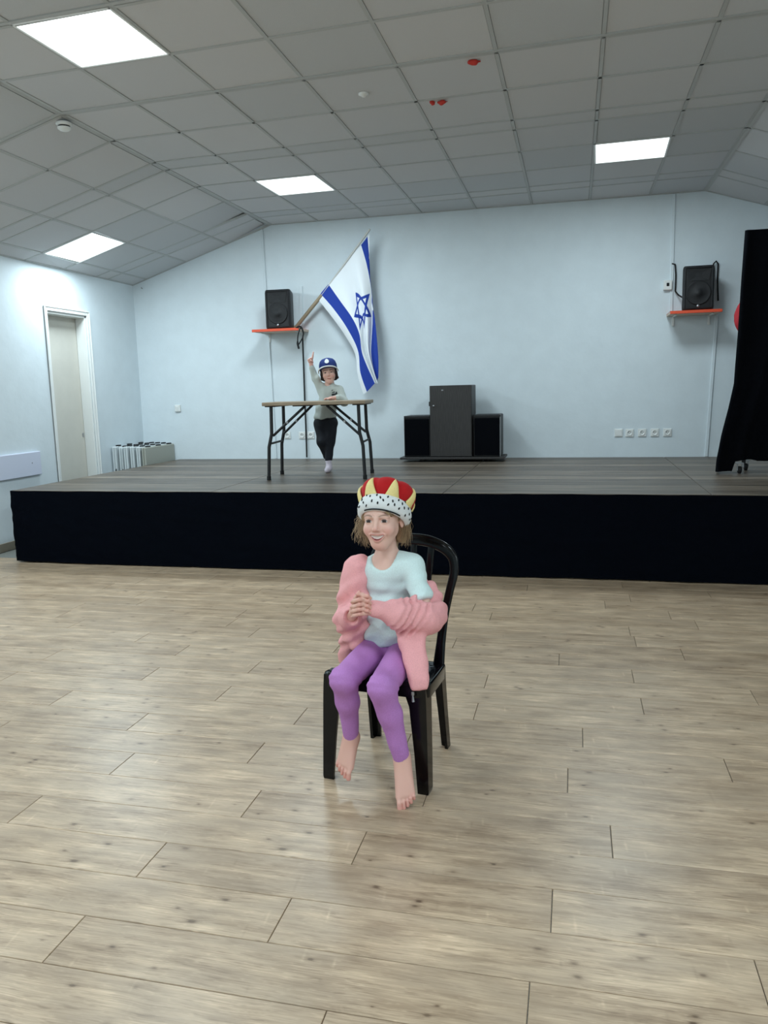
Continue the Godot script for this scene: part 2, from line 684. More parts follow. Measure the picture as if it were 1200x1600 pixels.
func flat_mesh(s: SurfaceTool, low: Array, up: Vector3) -> void:    # a slab whose lower face has the four corners given
	s.set_smooth_group(-1)
	var cen := Vector3.ZERO
	for q in low:
		cen += q * 0.25
	cen += up * 0.5
	var top := []
	for q in low:
		top.append(q + up)
	face(s, low.duplicate(), cen)
	face(s, top.duplicate(), cen)
	for i in 4:
		face(s, [low[i], low[(i + 1) % 4], top[(i + 1) % 4], top[i]], cen)

func build_shell() -> void:
	var s := st()
	cbox(s, Vector3((LEFT_X + RIGHT_X) / 2, -0.058, (WALL_Z + BACK_Z) / 2), Vector3(RIGHT_X - LEFT_X + 0.4, 0.1, BACK_Z - WALL_Z + 0.4), 0.002)
	var floor_ := struct("floor", s, mats.stone)
	build_planks(floor_)
	s = st()
	var top := PackedVector2Array([Vector2(LEFT_X - 0.2, -0.1), Vector2(RIGHT_X + 0.2, -0.1), Vector2(RIGHT_X + 0.2, ceil_y(RIGHT_X) + 0.2), Vector2(CR, CEIL + 0.25), Vector2(CL, CEIL + 0.25), Vector2(LEFT_X - 0.2, ceil_y(LEFT_X) + 0.2)])
	prism(s, top, WALL_Z - 0.2, WALL_Z)
	struct("wall_back", s, mats.wall)
	s = st()
	prism(s, top, BACK_Z, BACK_Z + 0.2)
	struct("wall_front", s, mats.wall)
	# left wall with its doorway
	var z0 := -7.945
	var z1 := -7.262
	var dh := 2.33
	var hh := ceil_y(LEFT_X) + 0.1
	s = st()
	var out := PackedVector2Array([Vector2(WALL_Z, -0.1), Vector2(z0, -0.1), Vector2(z0, dh), Vector2(z1, dh), Vector2(z1, -0.1), Vector2(BACK_Z, -0.1), Vector2(BACK_Z, hh), Vector2(WALL_Z, hh)])
	# local x runs along world z, local z along world -x
	prism(s, out, -LEFT_X, -LEFT_X + 0.2, Transform3D(Basis(Vector3(0, 0, 1), Vector3.UP, Vector3(-1, 0, 0)), Vector3.ZERO))
	struct("wall_left", s, mats.wall)
	s = st()
	cbox(s, Vector3(RIGHT_X + 0.1, 1.5, (WALL_Z + BACK_Z) / 2), Vector3(0.2, 3.2, BACK_Z - WALL_Z), 0.002)
	struct("wall_right", s, mats.wall)
	s = st()
	cbox(s, Vector3(LEFT_X + 0.006, 0.038, (z1 + 0.06 + BACK_Z) / 2), Vector3(0.012, 0.084, BACK_Z - z1 - 0.06), 0.003)
	struct("baseboard_left", s, mats.base)
	# doorway: closed wall behind, leaf, jambs and casing
	s = st()
	cbox(s, Vector3(LEFT_X - 0.145, dh / 2, (z0 + z1) / 2), Vector3(0.045, dh - 0.01, z1 - z0 - 0.01), 0.003)
	var door := struct("door_1", s, mats.door)
	s = st()
	cbox(s, Vector3(LEFT_X - 0.18, dh / 2, (z0 + z1) / 2), Vector3(0.02, dh, z1 - z0), 0.0)
	obj("door_back", s, mats.door, door)
	for j in [[z0 + 0.012, 0.024], [z1 - 0.012, 0.024]]:
		s = st()
		cbox(s, Vector3(LEFT_X - 0.06, dh / 2, j[0]), Vector3(0.12, dh, j[1]), 0.003)
		obj("jamb", s, mats.frame, door)
	s = st()
	cbox(s, Vector3(LEFT_X - 0.06, dh - 0.012, (z0 + z1) / 2), Vector3(0.12, 0.024, z1 - z0), 0.003)
	obj("jamb", s, mats.frame, door)
	for c in [[z0 - 0.024, dh / 2 + 0.025, 0.05, dh + 0.05], [z1 + 0.024, dh / 2 + 0.025, 0.05, dh + 0.05]]:
		s = st()
		cbox(s, Vector3(LEFT_X + 0.009, c[1], c[0]), Vector3(0.018, c[3], c[2]), 0.005)
		cbox(s, Vector3(LEFT_X + 0.012, c[1], c[0] + (0.018 if c[0] > -7.6 else -0.018)), Vector3(0.026, c[3], 0.014), 0.004)
		obj("casing", s, mats.frame, door)
	s = st()
	cbox(s, Vector3(LEFT_X + 0.009, dh + 0.025, (z0 + z1) / 2), Vector3(0.018, 0.05, z1 - z0), 0.005)
	cbox(s, Vector3(LEFT_X + 0.012, dh + 0.043, (z0 + z1) / 2), Vector3(0.026, 0.014, z1 - z0 + 0.09), 0.004)
	obj("casing", s, mats.frame, door)
	s = st()
	cbox(s, Vector3(LEFT_X - 0.119, 1.02, z0 + 0.05), Vector3(0.008, 0.05, 0.022), 0.003)
	lathe(s, [Vector2(0.012, 0), Vector2(0.012, 0.02), Vector2(0.004, 0.024)], 10, Transform3D(Basis(Vector3.FORWARD, PI / 2).inverse(), Vector3(LEFT_X - 0.118, 1.02, z0 + 0.05)))
	obj("lock", s, mats.metal, door)
	build_ceiling()

func build_planks(floor_: Node3D) -> void:
	var pitch := 0.18785
	var long := 1.2245
	var known := {-1: -0.546, 0: -0.088, 1: 0.4545, 2: -0.0435, 3: 0.5785, 4: 0.132, 5: -0.495, 6: -0.006, 7: 0.575, 8: 0.051, 9: 0.813, 10: 0.315, 11: -0.405, 12: 0.300}
	var shared := {}
	rng.seed = 11
	for r in range(-6, 24):
		var z1 := -1.557 - pitch * r                 # near edge
		var z0 := maxf(z1 - pitch, -6.08)            # far edge
		if z1 - z0 < 0.02:
			continue
		var off: float = known.get(r, rng.randf_range(-0.6, 0.6))
		var x := off - long * ceilf((off - LEFT_X - 0.004) / long)
		while x < RIGHT_X:
			var a := maxf(x, LEFT_X + 0.004)
			var b := minf(x + long, RIGHT_X - 0.004)
			var k := rng.randi_range(0, LOOKS - 1)
			var flip := rng.randi_range(0, 1)
			if b - a > 0.02:
				var key := "%d %d %.3f %.3f %.3f" % [k, flip, a - x, b - x, z1 - z0]
				if not shared.has(key):
					shared[key] = plank_mesh(k, flip == 1, (a - x) / long, (b - x) / long, b - a, z1 - z0)
				var o := place("plank", shared[key], mats.plank, floor_)
				o.position = Vector3((a + b) / 2, 0, (z0 + z1) / 2)
			x += long
	# behind the place where the photograph was taken the same floor goes on as one sheet
	var s := st()
	for i in 4:
		var zz := -1.557 + pitch * 6 + 1.42 * i
		uquad(s, [Vector3(LEFT_X, 0, zz + 1.42), Vector3(RIGHT_X, 0, zz + 1.42), Vector3(RIGHT_X, 0, zz), Vector3(LEFT_X, 0, zz)], [Vector2(0, 0.95), Vector2(6.8, 0.95), Vector2(6.8, 0), Vector2(0, 0)])
	obj("floor_sheet", s, mats.plank, floor_)

func plank_mesh(k: int, flip: bool, u0: float, u1: float, w: float, dz: float) -> Mesh:
	var s := st()
	var g := 0.0012
	var b := 0.0013
	var hx := w / 2 - g
	var hz := dz / 2 - g
	var v0 := (k + 0.02) / LOOKS
	var v1 := (k + 0.98) / LOOKS
	if flip:
		var t := u0
		u0 = 1 - u0
		u1 = 1 - u1
		t = v0
		v0 = v1
		v1 = t
	var p := [Vector3(-hx + b, 0, hz - b), Vector3(hx - b, 0, hz - b), Vector3(hx - b, 0, -hz + b), Vector3(-hx + b, 0, -hz + b)]
	var q := [Vector3(-hx, -b, hz), Vector3(hx, -b, hz), Vector3(hx, -b, -hz), Vector3(-hx, -b, -hz)]
	var u := [Vector2(u0, v1), Vector2(u1, v1), Vector2(u1, v0), Vector2(u0, v0)]
	uquad(s, p, u)
	for i in 4:
		var j := (i + 1) % 4
		uquad(s, [q[i], q[j], p[j], p[i]], [u[i], u[j], u[j], u[i]])
		uquad(s, [q[i] + Vector3.DOWN * 0.007, q[j] + Vector3.DOWN * 0.007, q[j], q[i]], [u[i], u[j], u[j], u[i]])
	s.generate_normals()
	return s.commit()

const ROWS := [-1.99, -2.59, -3.19, -3.79, -4.39, -4.99, -5.61, -6.22, -6.448, -7.037, -7.65, -8.242, -8.469, -9.2]
const WIDE := [-2.59, -3.79, -4.99]

func build_ceiling() -> void:
	var s := st()
	var pts := [LEFT_X, CL, CR, RIGHT_X]
	for i in 3:
		var a: float = pts[i]
		var b: float = pts[i + 1]
		for part in [[WALL_Z, -1.9, 0.08], [-1.9, BACK_Z, 0.0]]:
			flat_mesh(s, [Vector3(a, ceil_y(a) + part[2], part[0]), Vector3(b, ceil_y(b) + part[2], part[0]), Vector3(b, ceil_y(b) + part[2], part[1]), Vector3(a, ceil_y(a) + part[2], part[1])], Vector3(0, 0.1, 0))
	var ceiling := struct("ceiling", s, mats.tile)
	var flat := [CL]
	for k in 7:
		flat.append(-2.876 + 0.603 * k)
	flat.append(CR)
	var sections := [[LEFT_X, -5.085, -4.545, -4.0, CL], flat, [CR, 1.852, 2.424, 2.996, RIGHT_X]]
	rng.seed = 4
	for sec in 3:
		var cols: Array = sections[sec]
		for r in ROWS.size() - 1:
			for c in cols.size() - 1:
				var xa: float = cols[c]
				var xb: float = cols[c + 1]
				var za: float = ROWS[r]
				var zb: float = ROWS[r + 1]
				var lit := (r == 9 and ((sec == 0 and c == 1) or (sec == 1 and (c == 1 or c == 6)))) or (r == 3 and ((sec == 0 and c == 1) or (sec == 1 and c == 1)))
				if lit:
					panel(xa, xb, za, zb, sec, r)
					continue
				var e := 0.0135
				var ea := 0.032 if za in WIDE else e
				var eb := 0.032 if zb in WIDE else e
				var low := []
				for q in [[xa + e, za - ea], [xb - e, za - ea], [xb - e, zb + eb], [xa + e, zb + eb]]:
					var qx: float = q[0]
					if sec == 0 and c == 3 and qx > CL - 0.1:
						qx = CL - 0.034
					low.append(Vector3(qx, ceil_y(qx) + 0.003, row_z(q[1], qx)))
				if zb <= WALL_Z:
					low[2].z = WALL_Z + 0.012
					low[3].z = WALL_Z + 0.012
				for q in 4:
					low[q].y += rng.randf_range(0.0, 0.0025)
				# a few tiles sit crooked and leave a dark gap
				if sec == 0 and c == 3 and r == 10:
					low[1].y += 0.014; low[2].y += 0.020; low[1].x -= 0.02; low[2].x -= 0.028
				if sec == 0 and c == 3 and r == 12:
					low[2].x -= 0.05; low[1].x -= 0.012; low[2].y += 0.02
				if sec == 0 and c == 0 and r == 9:
					low[1].x -= 0.03; low[1].y += 0.015; low[2].x -= 0.015
				s = st()
				flat_mesh(s, low, Vector3(0, 0.014, 0))
				obj("ceiling_tile", s, [mats.tile, mats.tile_b, mats.tile_c][rng.randi_range(0, 2)], ceiling)
		# cross bars
		for r in ROWS.size() - 1:
			var zr: float = ROWS[r]
			var xa: float = cols[0]
			var xb: float = cols[cols.size() - 1]
			var wide: bool = zr in WIDE
			for lane in ([-0.018, 0.018] if wide else [0.0]):
				var hw := 0.0125
				s = st()
				var low := []
				for q in [[xa, -hw], [xb, -hw], [xb, hw], [xa, hw]]:
					low.append(Vector3(q[0], ceil_y(q[0]) - (0.003 if lane > 0 else 0.0), row_z(zr, q[0]) + q[1] + lane))
				flat_mesh(s, low, Vector3(0, 0.02, 0))
				obj("grid_bar", s, mats.bar, ceiling)
		for c in cols.size():
			var x: float = cols[c]
			var hw := 0.0115
			var dx := 0.0
			if c == 0:
				dx = hw
			if c == cols.size() - 1:
				dx = -hw
			s = st()
			var low := []
			for q in [[-hw, -1.92], [hw, -1.92], [hw, WALL_Z], [-hw, WALL_Z]]:
				low.append(Vector3(x + dx + q[0], ceil_y(x + dx + q[0]), q[1]))
			flat_mesh(s, low, Vector3(0, 0.02, 0))
			obj("grid_bar", s, mats.bar, ceiling)
	# edge angle along the back wall
	s = st()
	for i in 3:
		var a: float = pts[i]
		var b: float = pts[i + 1]
		flat_mesh(s, [Vector3(a, ceil_y(a) - 0.002, WALL_Z), Vector3(b, ceil_y(b) - 0.002, WALL_Z), Vector3(b, ceil_y(b) - 0.002, WALL_Z + 0.02), Vector3(a, ceil_y(a) - 0.002, WALL_Z + 0.02)], Vector3(0, 0.02, 0))
	obj("edge_trim", s, mats.bar, ceiling)
	# further panels over the part of the hall behind the photographer
	for row in [[-0.45, 8], [2.90, 8]]:
		for c in [[0, -5.085, -4.545], [1, -2.876, -2.273], [1, 0.139, 0.742], [2, 1.852 + 0.572, 2.996]]:
			panel(c[1], c[2], row[0], row[0] - 0.6, c[0], row[1])

var panel_labels := {"9 0": "white square light panel in the sloping ceiling above the white door", "9 1": "white square light panel in the flat ceiling above the flag", "9 6": "white square light panel in the flat ceiling before the right-hand loudspeaker", "3 1": "large bright light panel next to the thick ceiling bar by the smoke detector"}

func panel(xa: float, xb: float, za: float, zb: float, sec: int, r: int) -> void:
	var x := (xa + xb) / 2
	var z := (row_z(za, x) + row_z(zb, x)) / 2
	var tilt := 0.0 if sec == 1 else (atan(SLOPE) if sec == 0 else -atan(SLOPE))
	var key := "%d %d" % [r, (1 if xa < -2 else 6) if sec == 1 else (0 if sec == 0 else 9)]
	var side: String = ["in the slope above the door's wall", "in the flat ceiling towards the flag", "in the flat ceiling towards the wall sockets", "in the slope on the drape's side"][sec + (1 if sec == 2 or (sec == 1 and xa > -2) else 0)]
	var label: String = panel_labels.get(key, "light panel %s, %s" % [side, "level with the smoke detector" if r == 3 else ("before the seated child" if za < 1 else "at the rear of the hall")])
	var t := thing("ceiling_light", label, "light", Vector3(x, ceil_y(x) - 0.001, z), 0, "square light panels in the ceiling")
	var yaw := -0.046 if sec == 1 else (0.085 if sec == 0 else 0.1)
	t.basis = Basis(Vector3.BACK, tilt) * Basis(Vector3.UP, yaw * 0.6)
	var s := st()
	for q in [[0, 1], [0, -1], [1, 0], [-1, 0]]:
		cbox(s, Vector3(q[0] * 0.290, 0.004, q[1] * 0.290), Vector3(0.014 if q[0] else 0.594, 0.012, 0.014 if q[1] else 0.594), 0.002)
	obj("frame", s, mats.glow_frame, t)
	s = st()
	cbox(s, Vector3(0, 0.006, 0), Vector3(0.57, 0.008, 0.57), 0.001)
	obj("diffuser", s, mats.lamp, t)
	s = st()
	cbox(s, Vector3(0, 0.02, 0), Vector3(0.594, 0.018, 0.594), 0.001)
	obj("housing", s, mats.glow_frame, t)
	var l := AreaLight3D.new()
	l.name = "light"
	l.area_size = Vector2(0.565, 0.565)
	l.light_color = LIGHT
	l.light_energy = LAMP_POWER
	l.area_range = 20.0
	l.area_attenuation = 2.0
	l.shadow_enabled = true
	l.position = Vector3(0, -0.004, 0)
	l.rotation = Vector3(-PI / 2, 0, 0)
	t.add_child(l)

# ------------------------------------------------------------------ the stage
func build_stage() -> void:
	var t := thing("stage", "low grey-brown plank stage with a black cloth skirt along the hall's end", "stage", Vector3(-0.85, 0, STAGE_Z))
	var base := t.position
	var seams := [-4.80, -2.893, -0.967, 0.958, 2.884, RIGHT_X - 0.005]
	for i in seams.size() - 1:
		var s := st()
		var a: float = seams[i]
		var b: float = seams[i + 1]
		cbox(s, Vector3((a + b) / 2, STAGE - 0.015, (STAGE_Z + 0.012 + WALL_Z) / 2) - base, Vector3(b - a - 0.005, 0.03, -WALL_Z + STAGE_Z + 0.008), 0.003)
		obj("deck_panel", s, mats.deck, t)
	var s := st()
	cbox(s, Vector3((-4.75 + RIGHT_X) / 2, STAGE / 2 - 0.02, (STAGE_Z - 0.04 + WALL_Z) / 2) - base, Vector3(RIGHT_X + 4.73, STAGE - 0.035, -WALL_Z + STAGE_Z - 0.06), 0.01)
	obj("underframe", s, mats.matte, t)
	# skirt: hangs in shallow folds along the front and round the left corner
	var g := []
	var nr := 26
	var n := noise(1.0, 3, 41)
	var path := []
	var x := RIGHT_X - 0.01
	while x > -4.80:
		path.append([Vector3(x, 0, STAGE_Z + 0.014), Vector3(0, 0, 1)])
		x -= 0.035
	path.append([Vector3(-4.812, 0, STAGE_Z + 0.008), Vector3(-0.7, 0, 0.7)])
	var z := STAGE_Z - 0.03
	while z > WALL_Z + 0.01:
		path.append([Vector3(-4.815, 0, z), Vector3(-1, 0, 0)])
		z -= 0.08
	for i in nr + 1:
		var row := []
		var f := float(i) / nr
		for k in path.size():
			var p: Vector3 = path[k][0]
			var l := k * 0.035
			var hem := 0.012 + 0.008 * n.get_noise_1d(l * 1.1)
			var top := STAGE - 0.004 + 0.004 * n.get_noise_1d(l * 3.0 + 50)
			var y := lerpf(top, hem, f)
			var amp := 0.006 + 0.030 * f
			var w := amp * (0.55 * n.get_noise_2d(l * 1.3 + f * 0.5, f * 0.8) + 0.4 * n.get_noise_2d(l * 3.1 + f * 1.4, f * 1.5 + 9))
			# swags pulled between the nails at the upper edge
			w += 0.007 * sin(l * 4.4) * sin(PI * minf(f * 2.2, 1.0)) * (0.5 + n.get_noise_1d(l * 0.7 + 200))
			w += 0.006 * maxf(0.0, n.get_noise_2d(l * 1.1 + f * 2.6, f * 5.0 + 70)) * 2.0
			row.append(p + path[k][1] * (absf(w) + 0.002) + Vector3(0, y, 0) - base)
		g.append(row)
	s = st()
	for r in g:
		r.reverse()
	sheet(s, g, Vector3(0, 0, -0.002))
	obj("skirt", s, mats.skirt, t)

# ------------------------------------------------------------------ things on the back wall
func loudspeaker(at: Vector3, turn: float, label: String) -> void:
	var t := thing("loudspeaker", label, "loudspeaker", at, turn, "wall loudspeakers")
	var s := st()
	# cabinet: front wider than back, rounded front corners
	var prof := []
	for q in [[-0.10, -0.28], [0.10, -0.28], [0.15, -0.04], [0.148, -0.012], [0.135, 0.0], [-0.135, 0.0], [-0.148, -0.012], [-0.15, -0.04]]:
		prof.append(Vector2(q[0], q[1]))
	var rings := []
	for lv in [[0.0, 0.94], [0.012, 0.985], [0.03, 1.0], [0.40, 1.0], [0.425, 0.975], [0.437, 0.92]]:
		var ring := []
		for q in prof:
			ring.append(Vector3(q.x * lv[1], lv[0], (q.y + 0.13) * lv[1] - 0.13))
		ring.reverse()
		rings.append(ring)
	loft(s, rings)
	obj("cabinet", s, mats.matte, t)
	# front: raised rim, horn mouth above, woofer below
	s = st()
	for q in [[0.0, 0.418, 0.25, 0.014], [0.0, 0.022, 0.25, 0.014], [-0.128, 0.22, 0.012, 0.40], [0.128, 0.22, 0.012, 0.40]]:
		cbox(s, Vector3(q[0], q[1], 0.004), Vector3(q[2], q[3], 0.012), 0.004)
	obj("rim", s, mats.matte, t)
	s = st()
	for q in 4:
		var outer := [Vector3(-0.118, 0.405, 0.008), Vector3(0.118, 0.405, 0.008), Vector3(0.095, 0.29, 0.006), Vector3(-0.095, 0.29, 0.006)]
		var inner := [Vector3(-0.03, 0.365, -0.0), Vector3(0.03, 0.365, -0.0), Vector3(0.03, 0.325, -0.0), Vector3(-0.03, 0.325, -0.0)]
		var j: int = (q + 1) % 4
		quad(s, outer[j], outer[q], inner[q], inner[j])
	quad(s, Vector3(-0.03, 0.325, 0.001), Vector3(0.03, 0.325, 0.001), Vector3(0.03, 0.365, 0.001), Vector3(-0.03, 0.365, 0.001))
	obj("horn", s, mats.grille, t)
	s = st()
	var B := Basis(Vector3.RIGHT, PI / 2)
	lathe(s, [Vector2(0.118, 0.0), Vector2(0.118, 0.008), Vector2(0.112, 0.012), Vector2(0.104, 0.008), Vector2(0.09, 0.009), Vector2(0.04, 0.003), Vector2(0.034, 0.010), Vector2(0.001, 0.016)], 32, Transform3D(B, Vector3(0, 0.17, 0.0)))
	obj("woofer", s, mats.grille, t)
	s = st()
	lathe(s, [Vector2(0.014, 0), Vector2(0.014, 0.003), Vector2(0.001, 0.004)], 16, Transform3D(B, Vector3(0, 0.042, 0.010)))
	obj("badge", s, mats.metal, t).set_meta("label", "small round silver badge")

func wall_shelf(x0: float, x1: float, y: float, label: String) -> void:
	var t := thing("wall_shelf", label, "shelf", Vector3((x0 + x1) / 2, y, WALL_Z), 0, "orange-edged loudspeaker shelves")
	var w := x1 - x0
	var s := st()
	cbox(s, Vector3(0, -0.012, 0.18), Vector3(w - 0.006, 0.024, 0.356), 0.003)
	obj("board", s, mats.shelf_side, t)
	s = st()
	cbox(s, Vector3(0, -0.012, 0.364), Vector3(w, 0.03, 0.012), 0.003)
	obj("front_edge", s, mats.orange, t).set_meta("label", "bright orange front edge")
	s = st()
	cbox(s, Vector3(0, 0.0005, 0.18), Vector3(w - 0.006, 0.002, 0.354), 0.0005)
	obj("top_laminate", s, mats.orange, t)
	for sx in [-1, 1]:
		s = st()
		cbox(s, Vector3(sx * (w / 2 - 0.07), -0.075, 0.006), Vector3(0.025, 0.10, 0.012), 0.003)
		cbox(s, Vector3(sx * (w / 2 - 0.07), -0.03, 0.14), Vector3(0.02, 0.012, 0.27), 0.003)
		obj("bracket", s, mats.white, t)

func conduit(label: String, pts: Array, w := 0.028) -> void:
	var t := thing("cable_conduit", label, "conduit", pts[0])
	for i in pts.size() - 1:
		var a: Vector3 = pts[i]
		var b: Vector3 = pts[i + 1]
		var s := st()
		var up := (b - a).normalized()
		var B := Basis(up.cross(Vector3.BACK).normalized(), up, Vector3.BACK)
		cbox(s, (a + b) / 2 - t.position + Vector3(0, 0, 0.008), Vector3(w, (b - a).length(), 0.016), 0.003, B)
		obj("channel", s, mats.wall, t)

func outlet(x: float, y: float, label: String, blank := false, group := "") -> void:
	var t := thing("wall_outlet", label, "outlet", Vector3(x, y, WALL_Z), 0, group)
	var s := st()
	cbox(s, Vector3(0, 0, 0.006), Vector3(0.086, 0.086, 0.012), 0.004)
	obj("plate", s, mats.white, t)
	if blank:
		s = st()
		cbox(s, Vector3(0, 0, 0.013), Vector3(0.066, 0.066, 0.004), 0.002)
		obj("cover", s, mats.white, t)
		return
	s = st()
	var B := Basis(Vector3.RIGHT, PI / 2)
	lathe(s, [Vector2(0.030, 0.012), Vector2(0.030, 0.017), Vector2(0.024, 0.017), Vector2(0.022, 0.0125), Vector2(0.001, 0.0125)], 20, Transform3D(B, Vector3.ZERO))
	obj("socket", s, mats.frame, t)
	s = st()
	for q in [[-0.009, 0.004], [0.009, 0.004], [0, -0.008]]:
		cbox(s, Vector3(q[0], q[1], 0.014), Vector3(0.004, 0.008, 0.003), 0.0)
	obj("contacts", s, mats.rubber, t)

func build_back_wall() -> void:
	wall_shelf(-3.595, -3.03, 2.155, "orange-edged wall shelf holding the loudspeaker beside the flag pole")
	wall_shelf(0.937, 1.43, 2.15, "orange-edged wall shelf holding the loudspeaker near the black drape")
	loudspeaker(Vector3(-3.29, 2.158, -8.66), 0.04, "black loudspeaker on the wall shelf beside the flag pole")
	loudspeaker(Vector3(1.205, 2.153, -8.66), -0.02, "black loudspeaker on the wall shelf near the black drape")
	conduit("white cable conduit running from ceiling to stage behind the flag-side loudspeaker", [Vector3(-3.555, CEIL - 0.04, WALL_Z), Vector3(-3.535, 2.16, WALL_Z), Vector3(-3.51, STAGE + 0.002, WALL_Z)], 0.02)
	conduit("white cable conduit from the ceiling to the shelf near the black drape", [Vector3(0.978, CEIL - 0.005, WALL_Z), Vector3(0.984, 2.18, WALL_Z)], 0.03)
	conduit("white cable conduit below the shelf near the black drape", [Vector3(1.436, 2.115, WALL_Z), Vector3(1.383, STAGE + 0.002, WALL_Z)], 0.03)
	conduit("short white upright channel on the wall beside the flag pole foot", [Vector3(-3.107, 2.66, WALL_Z), Vector3(-3.118, 2.165, WALL_Z)], 0.04)
	for i in 4:
		outlet(0.594 + 0.13 * i, 0.910, "white wall socket in the row of four, %s the blank plate" % ["next to", "second from", "third from", "farthest from"][i], false, "row of wall sockets")
	outlet(0.489 - 0.01, 0.912, "blank white wall plate beside the row of four sockets", true)
	outlet(-3.355, 0.928, "single white wall socket seen below the folding table", false)
	outlet(-3.165, 0.926, "white wall socket left of the hanging black cable", false)
	outlet(-3.055, 0.926, "white wall socket right of the hanging black cable", false)
	# switch near the stacked tables
	var t := thing("wall_switch", "small white wall switch above the folded tables", "switch", Vector3(-4.776, 1.278, WALL_Z))
	var s := st()
	cbox(s, Vector3(0, 0, 0.012), Vector3(0.075, 0.085, 0.024), 0.005)
	obj("plate", s, mats.white, t)
	s = st()
	cbox(s, Vector3(0, 0, 0.026), Vector3(0.036, 0.05, 0.008), 0.003, Basis(Vector3.RIGHT, 0.1))
	obj("rocker", s, mats.frame, t)
	# control box on the conduit
	t = thing("wall_box", "small white box with a dark socket on the conduit by the loudspeaker", "wall box", Vector3(0.941, 2.446, WALL_Z))
	s = st()
	cbox(s, Vector3(0, 0, 0.024), Vector3(0.085, 0.10, 0.048), 0.006)
	obj("case", s, mats.white, t)
	s = st()
	cbox(s, Vector3(0, 0.005, 0.049), Vector3(0.026, 0.034, 0.006), 0.003)
	obj("jack", s, mats.rubber, t)
	# loudspeaker lead near the drape
	t = thing("speaker_cable", "black lead hooked on the wall beside the loudspeaker near the drape", "cable", Vector3(1.0, 2.6, WALL_Z))
	s = st()
	var lead := [pt(1050, 412, -8.965), pt(1055, 413, -8.95), pt(1056, 430, -8.955), pt(1055, 455, -8.955), pt(1060, 461, -8.90), pt(1068, 466, -8.80)]
	for i in lead.size():
		lead[i] -= t.position
	tube(s, lead, 0.008, 8)
	obj("lead", s, mats.rubber, t)
	t = thing("speaker_cable", "black looped lead at the top corner of the loudspeaker near the drape", "cable", Vector3(1.38, 2.6, WALL_Z))
	s = st()
	lead = [pt(1114, 440, -8.93), pt(1115, 412, -8.93), pt(1119, 408, -8.94), pt(1122, 412, -8.95), pt(1121, 432, -8.96), pt(1122, 470, -8.965)]
	for i in lead.size():
		lead[i] -= t.position
	tube(s, lead, 0.008, 8)
	obj("lead", s, mats.rubber, t)
	# hanging cable by the flag pole
	t = thing("hanging_cable", "black cable hanging from the shelf by the flag pole down to the stage", "cable", pt(473, 521, -8.93))
	s = st()
	lead = [pt(462, 513, -8.62), pt(469, 510, -8.60), pt(474, 520, -8.66), pt(473, 530, -8.85), pt(474, 560, -8.955), pt(476, 620, -8.96), pt(478, 670, -8.962), pt(479.4, 714.5, -8.955)]
	for i in lead.size():
		lead[i] -= t.position
	tube(s, smooth_path(lead, 6), 0.0095, 8)
	obj("cable", s, mats.rubber, t)
	s = st()
	lead = [pt(470, 511, -8.59), pt(466, 522, -8.58), pt(465, 535, -8.60), pt(467, 545, -8.60)]
	for i in lead.size():
		lead[i] -= t.position
	tube(s, smooth_path(lead, 5), [0.007, 0.007, 0.007, 0.007, 0.007, 0.007, 0.007, 0.007, 0.007, 0.007, 0.012, 0.014, 0.013, 0.012, 0.012, 0.011], 8)
	lead = [pt(472, 512, -8.59), pt(474, 524, -8.58), pt(471, 531, -8.58), pt(467, 538, -8.58)]
	for i in lead.size():
		lead[i] -= t.position
	tube(s, smooth_path(lead, 5), 0.007, 8)
	obj("plug_end", s, mats.rubber, t)
	# the grey-lilac board and nail
	t = thing("wall_board", "long pale lilac-white board fixed low on the wall left of the door", "board", Vector3(LEFT_X, 0.795, -6.1))
	s = st()
	cbox(s, Vector3(0.014, 0, 0.15), Vector3(0.028, 0.236, 1.98), 0.005)
	obj("panel", s, mats.board, t)
	s = st()
	for zz in [-0.70, 0.1, 0.9]:
		lathe(s, [Vector2(0.007, 0), Vector2(0.007, 0.003), Vector2(0.001, 0.004)], 8, Transform3D(Basis(Vector3.FORWARD, PI / 2), Vector3(0.028, 0.01, zz)))
	obj("screws", s, mats.metal, t)
	t = thing("wall_hook", "tiny dark hook high on the back wall in the left corner", "hook", Vector3(-5.153, 2.74, WALL_Z))
	s = st()
	tube(s, [Vector3(0, 0, 0), Vector3(0, 0, 0.02), Vector3(0, 0.012, 0.026)], 0.006, 6)
	obj("pin", s, mats.metal, t)

func smooth_path(p: Array, n: int) -> Array:
	var out := []
	for i in p.size() - 1:
		var a: Vector3 = p[maxi(i - 1, 0)]
		var d: Vector3 = p[mini(i + 2, p.size() - 1)]
		for k in n:
			out.append((p[i] as Vector3).cubic_interpolate(p[i + 1], a, d, float(k) / n))
	out.append(p[p.size() - 1])
	return out

